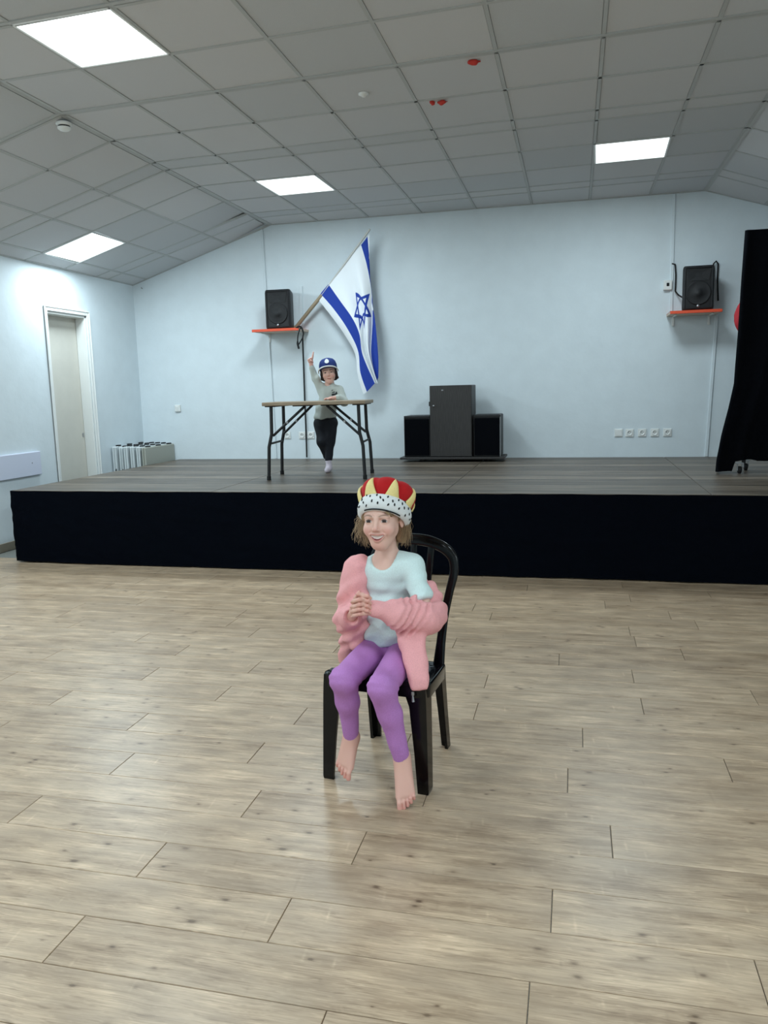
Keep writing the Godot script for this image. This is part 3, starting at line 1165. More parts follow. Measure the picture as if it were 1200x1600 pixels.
func build_flag() -> void:
	var t := thing("flag", "white and blue flag with a six-pointed star hanging from a slanting pole", "flag", pt(462, 512, -8.90))
	var base := t.position
	var a := pt(462, 512, -8.88) - base
	var b := pt(503, 461, -8.82) - base
	var c := pt(578, 358, -8.72) - base
	var s := st()
	tube(s, [a, a.lerp(b, 0.5), b], 0.021, 12)
	obj("wooden_pole", s, mats.pole_wood, t)
	s = st()
	tube(s, [b, b.lerp(c, 0.5), c], [0.012, 0.012, 0.011], 10)
	obj("metal_pole", s, mats.pole, t)
	s = st()
	cbox(s, Vector3(0.0, -0.01, -0.033), Vector3(0.05, 0.07, 0.08), 0.006)
	obj("wall_bracket", s, mats.pole_wood, t)
	# cloth: columns run across the hoist, rows along the fly
	var us := [0.0, 0.09, 0.25, 0.5, 0.62, 0.75, 0.91, 1.0]
	var cols := [
		[498, 469, 517, 493, 538, 522, 555, 553, 559, 585, 568, 616],
		[501, 459, 521, 482, 542, 512, 559, 547, 563, 582, 573, 612],
		[513, 444, 532, 471, 551, 498, 562, 523, 567, 555, 586, 599],
		[540, 411, 549, 440, 559, 468, 568, 497, 571, 545, 587, 600],
		[553, 395, 560, 425, 568, 460, 574, 498, 576, 550, 590, 599],
		[564, 383, 573, 415, 580, 455, 582, 498, 580, 555, 589, 597],
		[574, 370, 578, 418, 579, 458, 586, 500, 591, 558, 591, 590],
		[577, 365, 576, 421, 574, 460, 584, 502, 588, 560, 590, 598]]
	var deep := [0.0, 0.03, 0.05, -0.015, 0.05, -0.01, 0.03, -0.04]
	var pts := []          # [column][row]
	for k in 8:
		var line := []
		for r in 6:
			var f := clampf(r / 2.0, 0.0, 1.0)
			var pole_z := lerpf(-8.82, -8.72, us[k])
			var dz: float = deep[k] * f
			if k >= 6 and (r == 1 or r == 2):
				dz = -0.05
			line.append(pt(cols[k][r * 2], cols[k][r * 2 + 1], lerpf(pole_z, -8.80, r / 5.0) + dz) - base)
		pts.append(smooth_path(line, 8))
	var g := []
	var nv: int = pts[0].size()
	var nu := 64
	for j in nv:
		var row := []
		for i in nu + 1:
			var u := float(i) / nu
			var k := 0
			while k < 6 and u > us[k + 1]:
				k += 1
			var f: float = (u - us[k]) / (us[k + 1] - us[k])
			var p: Vector3 = (pts[k][j] as Vector3).cubic_interpolate(pts[k + 1][j], pts[maxi(k - 1, 0)][j], pts[mini(k + 2, 7)][j], f)
			p.z += 0.008 * sin(u * 23 + j * 0.05) * minf(j / 10.0, 1.0)
			row.append(p)
		g.append(row)
	s = st()
	s.set_smooth_group(1)
	for j in nv - 1:
		for i in nu:
			var q := [g[j][i], g[j][i + 1], g[j + 1][i + 1], g[j + 1][i]]
			var w := []
			for e in [[j, i], [j, i + 1], [j + 1, i + 1], [j + 1, i]]:
				w.append(Vector2(float(e[0]) / (nv - 1), float(e[1]) / nu))
			q.reverse(); w.reverse()
			uquad(s, q, w)
	obj("cloth", s, mats.flag, t)

# ------------------------------------------------------------------ things on and by the stage
func build_cabinet() -> void:
	var dolly := thing("dolly", "low dark wheeled board carrying the wooden cabinet and two black boxes", "dolly", Vector3(-1.285, STAGE, -8.64))
	var s := st()
	cbox(s, Vector3(0, 0.042, 0), Vector3(1.14, 0.024, 0.40), 0.004)
	obj("board", s, mats.cabinet, dolly)
	for x in [-0.34, 0.0, 0.34]:
		for z in [-0.13, 0.15]:
			s = st()
			lathe(s, [Vector2(0.001, -0.011), Vector2(0.012, -0.011), Vector2(0.015, -0.008), Vector2(0.015, 0.008), Vector2(0.012, 0.011), Vector2(0.001, 0.011)], 14, Transform3D(Basis(Vector3.FORWARD, PI / 2), Vector3(x, 0.015, z)))
			cbox(s, Vector3(x, 0.028, z), Vector3(0.03, 0.006, 0.03), 0.002)
			obj("caster", s, mats.rubber, dolly)
	var t := thing("wooden_cabinet", "tall dark wood-grain cabinet with a lock standing between two black boxes", "cabinet", Vector3(-1.293, STAGE + 0.0545, -8.66))
	s = st()
	cbox(s, Vector3(0, 0.385, -0.01), Vector3(0.456, 0.77, 0.36), 0.004)
	obj("body", s, mats.cabinet, t)
	s = st()
	cbox(s, Vector3(0, 0.38, 0.182), Vector3(0.45, 0.75, 0.018), 0.003)
	var d := obj("door", s, mats.cabinet, t)
	s = st()
	var B := Basis(Vector3.RIGHT, PI / 2)
	lathe(s, [Vector2(0.010, 0), Vector2(0.010, 0.006), Vector2(0.001, 0.008)], 12, Transform3D(B, Vector3(-0.182, 0.555, 0.191)))
	obj("lock", s, mats.metal, d)
	s = st()
	cbox(s, Vector3(-0.085, 0.72, 0.192), Vector3(0.022, 0.012, 0.004), 0.002)
	obj("plate", s, mats.metal, d)
	s = st()
	cbox(s, Vector3(-0.238, 0.575, 0.10), Vector3(0.022, 0.05, 0.03), 0.004)
	obj("hasp", s, mats.matte, t)
	var i := 0
	for q in [[-1.668, 0.288, "black grille box on the dolly left of the wooden cabinet"], [-0.903, 0.288, "black grille box on the dolly right of the wooden cabinet"]]:
		var b := thing("floor_loudspeaker", q[2], "loudspeaker", Vector3(q[0], STAGE + 0.0545, -8.66), 0, "boxes beside the wooden cabinet")
		s = st()
		cbox(s, Vector3(0, 0.225, -0.01), Vector3(q[1], 0.45, 0.34), 0.008)
		obj("body", s, mats.matte, b)
		s = st()
		cbox(s, Vector3(0, 0.215, 0.163), Vector3(q[1] - 0.02, 0.40, 0.012), 0.004)
		obj("grille", s, mats.cloth_black, b)
		s = st()
		cbox(s, Vector3(0, 0.436, 0.160), Vector3(q[1], 0.025, 0.02), 0.004)
		obj("top_edge", s, mats.matte, b)
		for sx in [-1, 1]:
			s = st()
			cbox(s, Vector3(sx * (q[1] / 2 - 0.004), 0.225, 0.158), Vector3(0.008, 0.45, 0.02), 0.002)
			obj("corner_edge", s, mats.metal if i == 1 and sx == 1 else mats.matte, b)
		i += 1

func build_drape() -> void:
	var t := thing("covered_rack", "tall wheeled rack under a black cloth at the stage's edge", "rack", Vector3(1.85, STAGE, -7.55))
	var base := t.position
	var g := []
	var n := noise(1.0, 3, 51)
	# outline of the hanging cloth's front-left edge
	var left := [[0.0, 1.20], [0.02, 1.198], [0.12, 1.205], [0.33, 1.24], [0.55, 1.29], [0.77, 1.33], [1.2, 1.347], [1.6, 1.356], [2.03, 1.372]]
	var rows := 40
	for i in rows + 1:
		var y := lerpf(2.03, 0.02, float(i) / rows)
		var x0 := 1.37
		for k in left.size() - 1:
			if y >= left[k][0] and y <= left[k + 1][0]:
				x0 = lerpf(left[k][1], left[k + 1][1], (y - left[k][0]) / (left[k + 1][0] - left[k][0]))
		var f := float(i) / rows
		var row := []
		for j in 90:
			var u := j / 89.0
			var p: Vector3
			if u < 0.25:      # the side going back
				p = Vector3(x0 + 0.07 * (1 - u / 0.25), y, lerpf(-7.46, -7.36, u / 0.25))
			else:
				p = Vector3(lerpf(x0, 2.6, (u - 0.25) / 0.75), y, -7.34)
			var w := 0.012 + 0.03 * f
			p.z += w * n.get_noise_2d(u * 9.0 + f * 0.5, f * 0.8) + 0.10 * f * f * maxf(0, 1 - absf(u - 0.25) * 7)
			if u > 0.33:      # the cloth ends above the wheels on this side
				p.y = maxf(p.y, 0.11 + 0.02 * n.get_noise_1d(u * 6))
			row.append(p + Vector3(0, STAGE, 0) - base)
		g.append(row)
	var s := st()
	sheet(s, g, Vector3(0, 0, -0.003))
	obj("cloth", s, mats.cloth_black, t)
	s = st()
	cbox(s, Vector3(2.09, STAGE + 2.018, -7.60) - base, Vector3(0.98, 0.02, 0.50), 0.01)
	obj("top_cloth", s, mats.cloth_black, t)
	for q in [[1.45, -7.40], [2.55, -7.40], [1.56, -7.80], [2.55, -7.80]]:
		s = st()
		cbox(s, Vector3(q[0], STAGE + 1.05, q[1]) - base, Vector3(0.03, 1.94, 0.03), 0.004)
		obj("post", s, mats.matte, t)
	for q in [-7.40, -7.80]:
		s = st()
		cbox(s, Vector3(2.05, STAGE + 0.115, q) - base, Vector3(1.0, 0.03, 0.03), 0.004)
		obj("rail", s, mats.matte, t)
	for q in [[1.40, -7.30], [1.50, -7.56], [2.55, -7.40], [2.55, -7.80]]:
		var c := Vector3(q[0], STAGE + 0.032, q[1]) - base
		s = st()
		lathe(s, [Vector2(0.001, -0.014), Vector2(0.026, -0.014), Vector2(0.032, -0.009), Vector2(0.032, 0.009), Vector2(0.026, 0.014), Vector2(0.001, 0.014)], 20, Transform3D(Basis(Vector3.FORWARD, PI / 2), c))
		var w := obj("caster", s, mats.rubber, t)
		s = st()
		for sx in [-1, 1]:
			cbox(s, c + Vector3(sx * 0.019, 0.025, 0), Vector3(0.004, 0.06, 0.04), 0.001)
		cbox(s, c + Vector3(0, 0.058, 0), Vector3(0.06, 0.008, 0.06), 0.002)
		obj("fork", s, mats.metal, w)
	# something red peeping out behind
	var r := thing("red_bag", "red rounded cloth bag peeping out behind the black drape", "bag", Vector3(1.57, 1.84, -8.05))
	var acc := Acc.new()
	var fl := Field.new(Vector3(1.3, 1.72, -8.2), Vector3(1.94, 2.32, -7.9), 0.014)
	fl.ell(Vector3(1.605, 2.025, -8.05), Vector3(0.165, 0.20, 0.06), 0.02)
	fl.ripple(noise(5.0, 2, 3), 0.012, Vector3.ONE)
	fl.mesh(acc, r.position, Color.WHITE)
	place("bag_body", acc.mesh(), mats.red_cloth, r)
	var s2 := st()
	tube(s2, [Vector3(0.0, 0.36, 0), Vector3(0.0, 0.46, 0.0), Vector3(0.04, 0.50, 0.05), Vector3(0.06, 0.48, 0.14)], 0.012, 8)
	obj("strap", s2, mats.red_cloth, r)

func build_stacked_tables() -> void:
	var labels := ["folded white plastic table against the left wall, outermost of the stack by the door", "second folded white plastic table in the stack in the corner", "third folded white plastic table in the stack in the corner", "fourth folded white plastic table in the stack in the corner", "fifth folded white plastic table in the stack in the corner", "beige folded table showing its broad face beside the stage"]
	var x := LEFT_X + 0.02
	for i in 6:
		var w := 0.050
		var beige := i == 5
		var dz: float = [0.0, -0.05, -0.02, -0.06, -0.09, -0.10][i]
		var t := thing("folded_table", labels[i], "folding table", Vector3(x + w / 2, -0.008, -8.57 + dz * 0.5), 0, "folded tables stacked in the corner")
		var hgt: float = [0.868, 0.858, 0.866, 0.862, 0.858, 0.852][i]
		for half in [-1, 1]:
			var s := st()
			cbox(s, Vector3(half * (w / 4 + 0.001), hgt / 2, 0), Vector3(w / 2 - 0.003, hgt, 0.70), 0.009)
			obj("tabletop_half", s, mats.plastic_beige if beige else mats.plastic_table, t)
		var s: SurfaceTool
		for zz in [-0.26, 0.0, 0.24]:
			s = st()
			cbox(s, Vector3(0, hgt + 0.006, zz), Vector3(w * 0.8, 0.018, 0.07), 0.006)
			obj("hinge", s, mats.matte, t)
		s = st()
		tube(s, [Vector3(w / 2 - 0.006, hgt * 0.5, 0.352), Vector3(w / 2 - 0.006, hgt * 0.55, 0.372), Vector3(w / 2 - 0.006, hgt * 0.65, 0.372), Vector3(w / 2 - 0.006, hgt * 0.7, 0.352)], 0.006, 6)
		obj("carry_handle", s, mats.matte, t)
		x += w + 0.021

func build_folding_table() -> void:
	var t := thing("folding_table", "light wood folding table with black metal legs standing on the stage", "table", Vector3(-2.30, STAGE + 0.001, -7.03), 0.12)
	var top := 0.705
	var s := st()
	cbox(s, Vector3(0, top - 0.016, 0), Vector3(0.94, 0.032, 0.58), 0.004)
	obj("tabletop", s, mats.tabletop, t)
	for sx in [-1, 1]:
		for sz in [-1, 1]:
			s = st()
			var xt: float = sx * 0.40
			var xf: float = sx * 0.445
			tube(s, [Vector3(xt, top - 0.034, sz * 0.23), Vector3(xt + sx * 0.005, 0.42, sz * 0.235), Vector3(xf - sx * 0.012, 0.30, sz * 0.24), Vector3(xf, 0.01, sz * 0.25)], 0.0155, 10)
			var leg := obj("leg", s, mats.matte, t)
			s = st()
			tube(s, [Vector3(xf, 0.0, sz * 0.25), Vector3(xf, 0.035, sz * 0.249)], 0.019, 10)
			obj("foot_cap", s, mats.rubber, leg)
			s = st()
			tube(s, [Vector3(xt, 0.40, sz * 0.21), Vector3(sx * 0.10, top - 0.04, sz * 0.16)], 0.012, 8)
			obj("brace", s, mats.matte, t)
			s = st()
			var j := Vector3(xt, 0.40, sz * 0.21).lerp(Vector3(sx * 0.10, top - 0.04, sz * 0.16), 0.45)
			cbox(s, j, Vector3(0.02, 0.026, 0.03), 0.004)
			obj("brace_joint", s, mats.metal, t)
		s = st()
		tube(s, [Vector3(sx * 0.425, 0.33, -0.23), Vector3(sx * 0.425, 0.33, 0.23)], 0.010, 8)
		obj("crossbar", s, mats.matte, t)
		s = st()
		cbox(s, Vector3(sx * 0.40, top - 0.037, 0), Vector3(0.10, 0.010, 0.54), 0.003)
		cbox(s, Vector3(sx * 0.13, top - 0.037, 0), Vector3(0.16, 0.010, 0.40), 0.003)
		obj("mounting_plate", s, mats.matte, t)

func build_ceiling_bits() -> void:
	var t := thing("smoke_detector", "round white smoke detector on the ceiling crease", "detector", Vector3(-3.50, CEIL - 0.022, -5.19))
	var s := st()
	var D := Basis(Vector3.RIGHT, PI)
	lathe(s, [Vector2(0.052, 0), Vector2(0.055, 0.012), Vector2(0.05, 0.02), Vector2(0.048, 0.022)], 24, Transform3D(D, Vector3.ZERO))
	obj("base", s, mats.white, t)
	s = st()
	lathe(s, [Vector2(0.040, 0.02), Vector2(0.040, 0.034), Vector2(0.034, 0.034)], 24, Transform3D(D, Vector3.ZERO))
	obj("sensor_slots", s, mats.matte, t)
	s = st()
	lathe(s, [Vector2(0.046, 0.032), Vector2(0.044, 0.042), Vector2(0.03, 0.052), Vector2(0.002, 0.054)], 24, Transform3D(D, Vector3.ZERO))
	obj("cover", s, mats.white, t)
	t = thing("ceiling_sensor", "small white domed sensor set in a ceiling tile", "sensor", Vector3(-1.37, CEIL + 0.002, -5.365))
	s = st()
	lathe(s, [Vector2(0.035, -0.002), Vector2(0.035, 0.006), Vector2(0.022, 0.010), Vector2(0.012, 0.020), Vector2(0.001, 0.022)], 18, Transform3D(D, Vector3.ZERO))
	obj("dome", s, mats.white, t)
	var i := 0
	for q in [[739, 95, 0.045, "red scrap stuck to the ceiling next to the thick bar"], [676.5, 158.5, 0.024, "small red scrap in the ceiling joint, the lesser of a pair"], [690, 157.5, 0.042, "larger red scrap in the ceiling joint beside a small one"]]:
		var d: Vector3 = look * Vector3((q[0] - 600.0) / F, -(q[1] - 800.0) / F, -1.0)
		var at: Vector3 = EYE + d * ((CEIL - EYE.y) / d.y)
		t = thing("red_scrap", q[3], "scrap", at + Vector3(0, 0.002, 0), 0, "red scraps on the ceiling")
		var acc := Acc.new()
		var r: float = q[2]
		var fl := Field.new(at - Vector3(r, 0.05, r) * 1.5, at + Vector3(r, 0.02, r) * 1.5, 0.005)
		fl.ell(at + Vector3(0, -0.010, 0), Vector3(r * 0.7, 0.016, r * 0.45), 0.01)
		fl.cap(at + Vector3(-r * 0.6, -0.006, 0), at + Vector3(r * 0.9, -0.004, -r * 0.3), 0.008, 0.004, 0.01)
		fl.ripple(noise(22.0, 2, 70 + i), 0.008, Vector3.ONE)
		fl.mesh(acc, t.position, Color.WHITE)
		place("scrap", acc.mesh(), mats.red_rag, t)
		i += 1

# ------------------------------------------------------------------ chair
func band(s: SurfaceTool, pts: Array, w, th: float, nrm: Vector3, sides := 12) -> void:   # a strip of oval section
	var rings := []
	for i in pts.size():
		var t: Vector3 = (pts[mini(i + 1, pts.size() - 1)] - pts[maxi(i - 1, 0)]).normalized()
		var a := t.cross(nrm).normalized()
		var b := a.cross(t).normalized()
		var wi: float = w[i] if w is Array else w
		var ring := []
		for k in sides:
			var an := TAU * k / sides
			var cx := cos(an)
			var sy := sin(an)
			ring.append(pts[i] + a * signf(cx) * pow(absf(cx), 0.6) * wi * 0.5 + b * signf(sy) * pow(absf(sy), 0.6) * th * 0.5)
		rings.append(ring)
	# face outward
	var c := Vector3.ZERO
	for q in rings[0]:
		c += q / sides
	var nn: Vector3 = (rings[0][1] - rings[0][0]).cross(rings[1][0] - rings[0][0])
	if nn.dot(rings[0][0] - c) < 0:
		for r in rings:
			r.reverse()
	loft(s, rings, true)

func build_chair() -> void:
	var t := thing("plastic_chair", "glossy black moulded plastic chair the crowned child sits on", "chair", Vector3(-0.665, 0, -2.797), -0.132)
	# seat: dished plate with a downturned rim, a little lower at the rear
	var outline := []
	for q in [[-0.205, 0.15, -1, 1], [0.205, 0.15, 1, 1], [0.162, -0.16, 1, -1], [-0.162, -0.16, -1, -1]]:
		for k in 5:
			var an: float = lerpf(0, PI / 2, k / 4.0)
			var dx: float = cos(an)
			var dz: float = sin(an)
			if q[2] * q[3] < 0:
				dx = sin(an)
				dz = cos(an)
			if q[2] < 0:
				pass
			outline.append(Vector2(q[0] - q[2] * 0.045 + q[2] * 0.045 * dx, q[1] + q[3] * 0.045 * dz))
	# order the corners round the seat
	var cen := Vector2.ZERO
	outline.sort_custom(func(a, b): return (a - cen).angle() < (b - cen).angle())
	var rings := []
	for lv in [[-0.055, 1.0], [-0.012, 1.01], [-0.002, 1.0], [0.0, 0.97], [-0.006, 0.86], [-0.012, 0.6], [-0.014, 0.2]]:
		var ring := []
		for q in outline:
			var y: float = 0.412 + lv[0] - 0.06 * clampf((0.19 - q.y) / 0.39, 0, 1) * (1.0 if lv[1] > 0.9 else 0.9)
			ring.append(Vector3(q.x * lv[1], y, q.y * lv[1]))
		ring.reverse()
		rings.append(ring)
	var s := st()
	loft(s, rings, true)
	obj("seat", s, mats.black, t)
	# legs: folded angle sections
	for sx in [-1, 1]:
		s = st()
		var lr := []
		for lv in [[0.405, 0.196, 0.188, 0.105, 0.07], [0.37, 0.198, 0.190, 0.080, 0.066], [0.32, 0.200, 0.192, 0.064, 0.062], [0.15, 0.204, 0.198, 0.050, 0.056], [0.012, 0.207, 0.203, 0.042, 0.050], [0.0, 0.205, 0.201, 0.040, 0.046]]:
			lr.append(angle_section(sx, 1, lv))
		lr.reverse()
		loft(s, lr, false)
		obj("leg", s, mats.black, t)
		s = st()
		lr = []
		for lv in [[0.352, 0.162, 0.170, 0.060, 0.06], [0.29, 0.162, 0.176, 0.046, 0.05], [0.15, 0.164, 0.192, 0.038, 0.044], [0.0, 0.167, 0.212, 0.034, 0.04]]:
			lr.append(angle_section(sx, -1, lv))
		lr.reverse()
		loft(s, lr, false)
		obj("leg", s, mats.black, t)
	# back: one arched band, three slats
	var half := [Vector3(0.132, 0.335, -0.175), Vector3(0.136, 0.43, -0.20), Vector3(0.142, 0.53, -0.232), Vector3(0.158, 0.63, -0.256), Vector3(0.172, 0.70, -0.272), Vector3(0.168, 0.755, -0.281), Vector3(0.140, 0.793, -0.286), Vector3(0.095, 0.815, -0.29), Vector3(0.048, 0.826, -0.293), Vector3(0, 0.829, -0.294)]
	var ws := [0.05, 0.038, 0.034, 0.034, 0.036, 0.040, 0.044, 0.046, 0.047, 0.047]
	var pts := half.duplicate()
	var w2 := ws.duplicate()
	for i in range(half.size() - 2, -1, -1):
		pts.append(half[i] * Vector3(-1, 1, 1))
		w2.append(ws[i])
	var fine := smooth_path(pts, 4)
	var wf := []
	for i in fine.size():
		var f := float(i) / 4.0
		wf.append(lerpf(w2[int(f)], w2[mini(int(f) + 1, w2.size() - 1)], f - int(f)))
	s = st()
	band(s, fine, wf, 0.018, Vector3(0, 0.22, 0.97))
	obj("back_frame", s, mats.black, t)
	for q in [[-0.045, -0.075], [0.0, 0.0], [0.045, 0.075]]:
		s = st()
		band(s, smooth_path([Vector3(q[0], 0.335, -0.172), Vector3(q[0] * 1.05, 0.45, -0.212), Vector3(lerpf(q[0], q[1], 0.5), 0.60, -0.255), Vector3(q[1], 0.81, -0.289)], 4), 0.028, 0.010, Vector3(0, 0.22, 0.97))
		obj("back_slat", s, mats.black, t)

func angle_section(sx: int, sz: int, lv: Array) -> Array:   # [height, outer x, outer z, width across, width deep]
	var th := 0.012
	var p := [Vector2(0, 0), Vector2(-lv[3], 0.0), Vector2(-lv[3], -th), Vector2(-th, -th), Vector2(-th, -lv[4]), Vector2(0, -lv[4])]
	var ring := []
	for q in p:
		ring.append(Vector3(sx * (lv[1] + q.x), lv[0], sz * (lv[2] + q.y)))
	if sx * sz > 0:
		ring.reverse()
	return ring

# ------------------------------------------------------------------ people
var SKIN := lin(224, 182, 166)
var BLUSH := lin(220, 144, 134)
var LIP := lin(196, 112, 106)

func head(acc: Acc, T: Transform3D, k: float, cell: float, base: Vector3, grin: bool, brow: Color) -> void:
	var r := 0.125 * k
	var f := Field.new(T.origin + Vector3(-r, -0.15 * k, -r), T.origin + Vector3(r, 0.125 * k, r), cell)
	var B := T.basis
	var at := func(x: float, y: float, z: float) -> Vector3: return T * (Vector3(x, y, z) * k)
	f.ell(at.call(0, 0.026, -0.014), Vector3(0.071, 0.076, 0.087) * k, 0.01 * k, B)
	f.ell(at.call(0, -0.032, 0.022), Vector3(0.0515, 0.067, 0.060) * k, 0.028 * k, B)
	f.ell(at.call(0, -0.088, 0.050), Vector3(0.022, 0.016, 0.020) * k, 0.028 * k, B)
	for sx in [-1, 1]:
		f.ell(at.call(sx * 0.034, -0.034, 0.053), Vector3(0.023, 0.022, 0.022) * k, 0.022 * k, B)
		f.cap(at.call(sx * 0.037, -0.046, 0.006), at.call(sx * 0.012, -0.091, 0.046), 0.0155 * k, 0.0105 * k, 0.032 * k)
		f.ell(at.call(sx * 0.029, 0.001, 0.086), Vector3(0.017, 0.010, 0.012) * k, 0.012 * k, B, true)
		f.ell(at.call(sx * 0.029, -0.001, 0.0655), Vector3(0.0145, 0.012, 0.0125) * k, 0.006 * k, B)
		f.cap(at.call(sx * 0.014, 0.017, 0.080), at.call(sx * 0.044, 0.016, 0.066), 0.006 * k, 0.005 * k, 0.012 * k)
		f.ell(at.call(sx * 0.0705, -0.018, -0.012), Vector3(0.0065, 0.021, 0.013) * k, 0.005 * k, B * Basis(Vector3.UP, -sx * 0.25))
		if grin:      # smile folds
			for j in 6:
				var g := j / 5.0
				f.ell(at.call(sx * lerpf(0.0185, 0.0345, g), lerpf(-0.030, -0.062, g), lerpf(0.0905, 0.0765, g)), Vector3(0.0035, 0.0045, 0.0075) * k, 0.006 * k, B, true)
	f.cap(at.call(0, 0.006, 0.079), at.call(0, -0.026, 0.094), 0.0070 * k, 0.0086 * k, 0.009 * k)
	for sx in [-1, 1]:
		f.ell(at.call(sx * 0.0092, -0.031, 0.084), Vector3(0.0068, 0.0060, 0.0085) * k, 0.006 * k, B)
	var mw := 0.0265 if grin else 0.018
	var mh := 0.0095 if grin else 0.0012
	var my := -0.0605 if grin else -0.0575
	# lips: two soft ridges, an open mouth between
	var last: Vector3
	for i in 9:
		var x: float = lerpf(-mw, mw, i / 8.0)
		var lift := (15.0 if grin else 5.0) * x * x
		var op := mh * (1 - pow(x / mw, 2))
		var zz := 0.0790 - 7.0 * x * x
		f.ell(at.call(x, my + lift + op + 0.002, zz), Vector3(0.0045, 0.0034, 0.004) * k, 0.006 * k, B)
		f.ell(at.call(x * 0.9, my + lift - op - 0.003, zz - 0.001), Vector3(0.005, 0.0042, 0.0045) * k, 0.006 * k, B)
	if grin:
		for i in 7:
			var x: float = lerpf(-mw * 0.85, mw * 0.85, i / 6.0)
			f.ell(at.call(x, my + 15.0 * x * x, 0.087 - 7.0 * x * x), Vector3(0.005, mh * (1 - pow(x / mw, 2)) * 0.95 + 0.0004, 0.010) * k, 0.003 * k, B, true)
	f.cap(at.call(0, -0.06, -0.028), at.call(0, -0.155, -0.040), 0.036 * k, 0.040 * k, 0.018 * k)
	var inv := T.affine_inverse()
	var eye := lin(40, 32, 32)
	var sclera := lin(196, 186, 184)
	var teeth := lin(224, 206, 198)
	var inner := lin(120, 44, 46)
	var paint := func(p: Vector3) -> Color:
		var q := inv * p / k
		var c := SKIN
		var ax := absf(q.x)
		if q.z > 0.02:
			c = c.lerp(BLUSH, 0.5 * exp(-(pow((ax - 0.038) / 0.018, 2) + pow((q.y + 0.036) / 0.016, 2))))
			c = c.lerp(BLUSH, 0.4 * exp(-(pow(q.x / 0.012, 2) + pow((q.y + 0.028) / 0.012, 2))))
			c = c.lerp(BLUSH, 0.35 * exp(-(pow(q.x / 0.02, 2) + pow((q.y + 0.09) / 0.012, 2))))
			# brows
			var by := 0.0175 + 0.004 * (1 - pow((ax - 0.029) / 0.017, 2))
			if ax > 0.012 and ax < 0.047:
				c = c.lerp(brow, 0.85 * clampf(1.3 - absf(q.y - by) / 0.0032, 0, 1))
			# eyes
			var ex := (ax - 0.029) / 0.0120
			var ey := (q.y + 0.0005 + 0.0020 * ex * ex) / (0.0040 * sqrt(maxf(0.02, 1 - ex * ex)))
			if absf(ex) < 1:
				if absf(ey) < 1:
					c = eye if absf(ex - 0.05) < 0.62 else sclera
				elif ey >= 1 and ey < 2.0:
					c = c.lerp(eye, 0.9)
				elif ey <= -1 and ey > -1.5:
					c = c.lerp(brow, 0.35)
			# mouth
			if ax < mw + 0.003 and q.z > 0.05:
				var lift := (15.0 if grin else 5.0) * q.x * q.x
				var op := mh * maxf(0.0, 1 - pow(q.x / mw, 2))
				var dy := q.y - my - lift
				if absf(dy) < op:
					c = teeth if dy > -op * 0.45 else inner
				elif absf(dy) < op + 0.0052 and ax < mw:
					c = c.lerp(LIP, 0.65)
				if not grin and absf(dy) < 0.0014 and ax < mw:
					c = inner
		if ax > 0.066:
			c = c.lerp(BLUSH, 0.15)
		return c
	f.mesh(acc, base, paint)

func skin_paint(tips: Array, reach: float) -> Callable:     # rosier towards finger and toe tips
	return func(p: Vector3) -> Color:
		var best := 1.0
		for q in tips:
			best = minf(best, p.distance_to(q) / reach)
		return SKIN.lerp(BLUSH, 0.6 * (1.0 - clampf(best, 0, 1)) + 0.2)

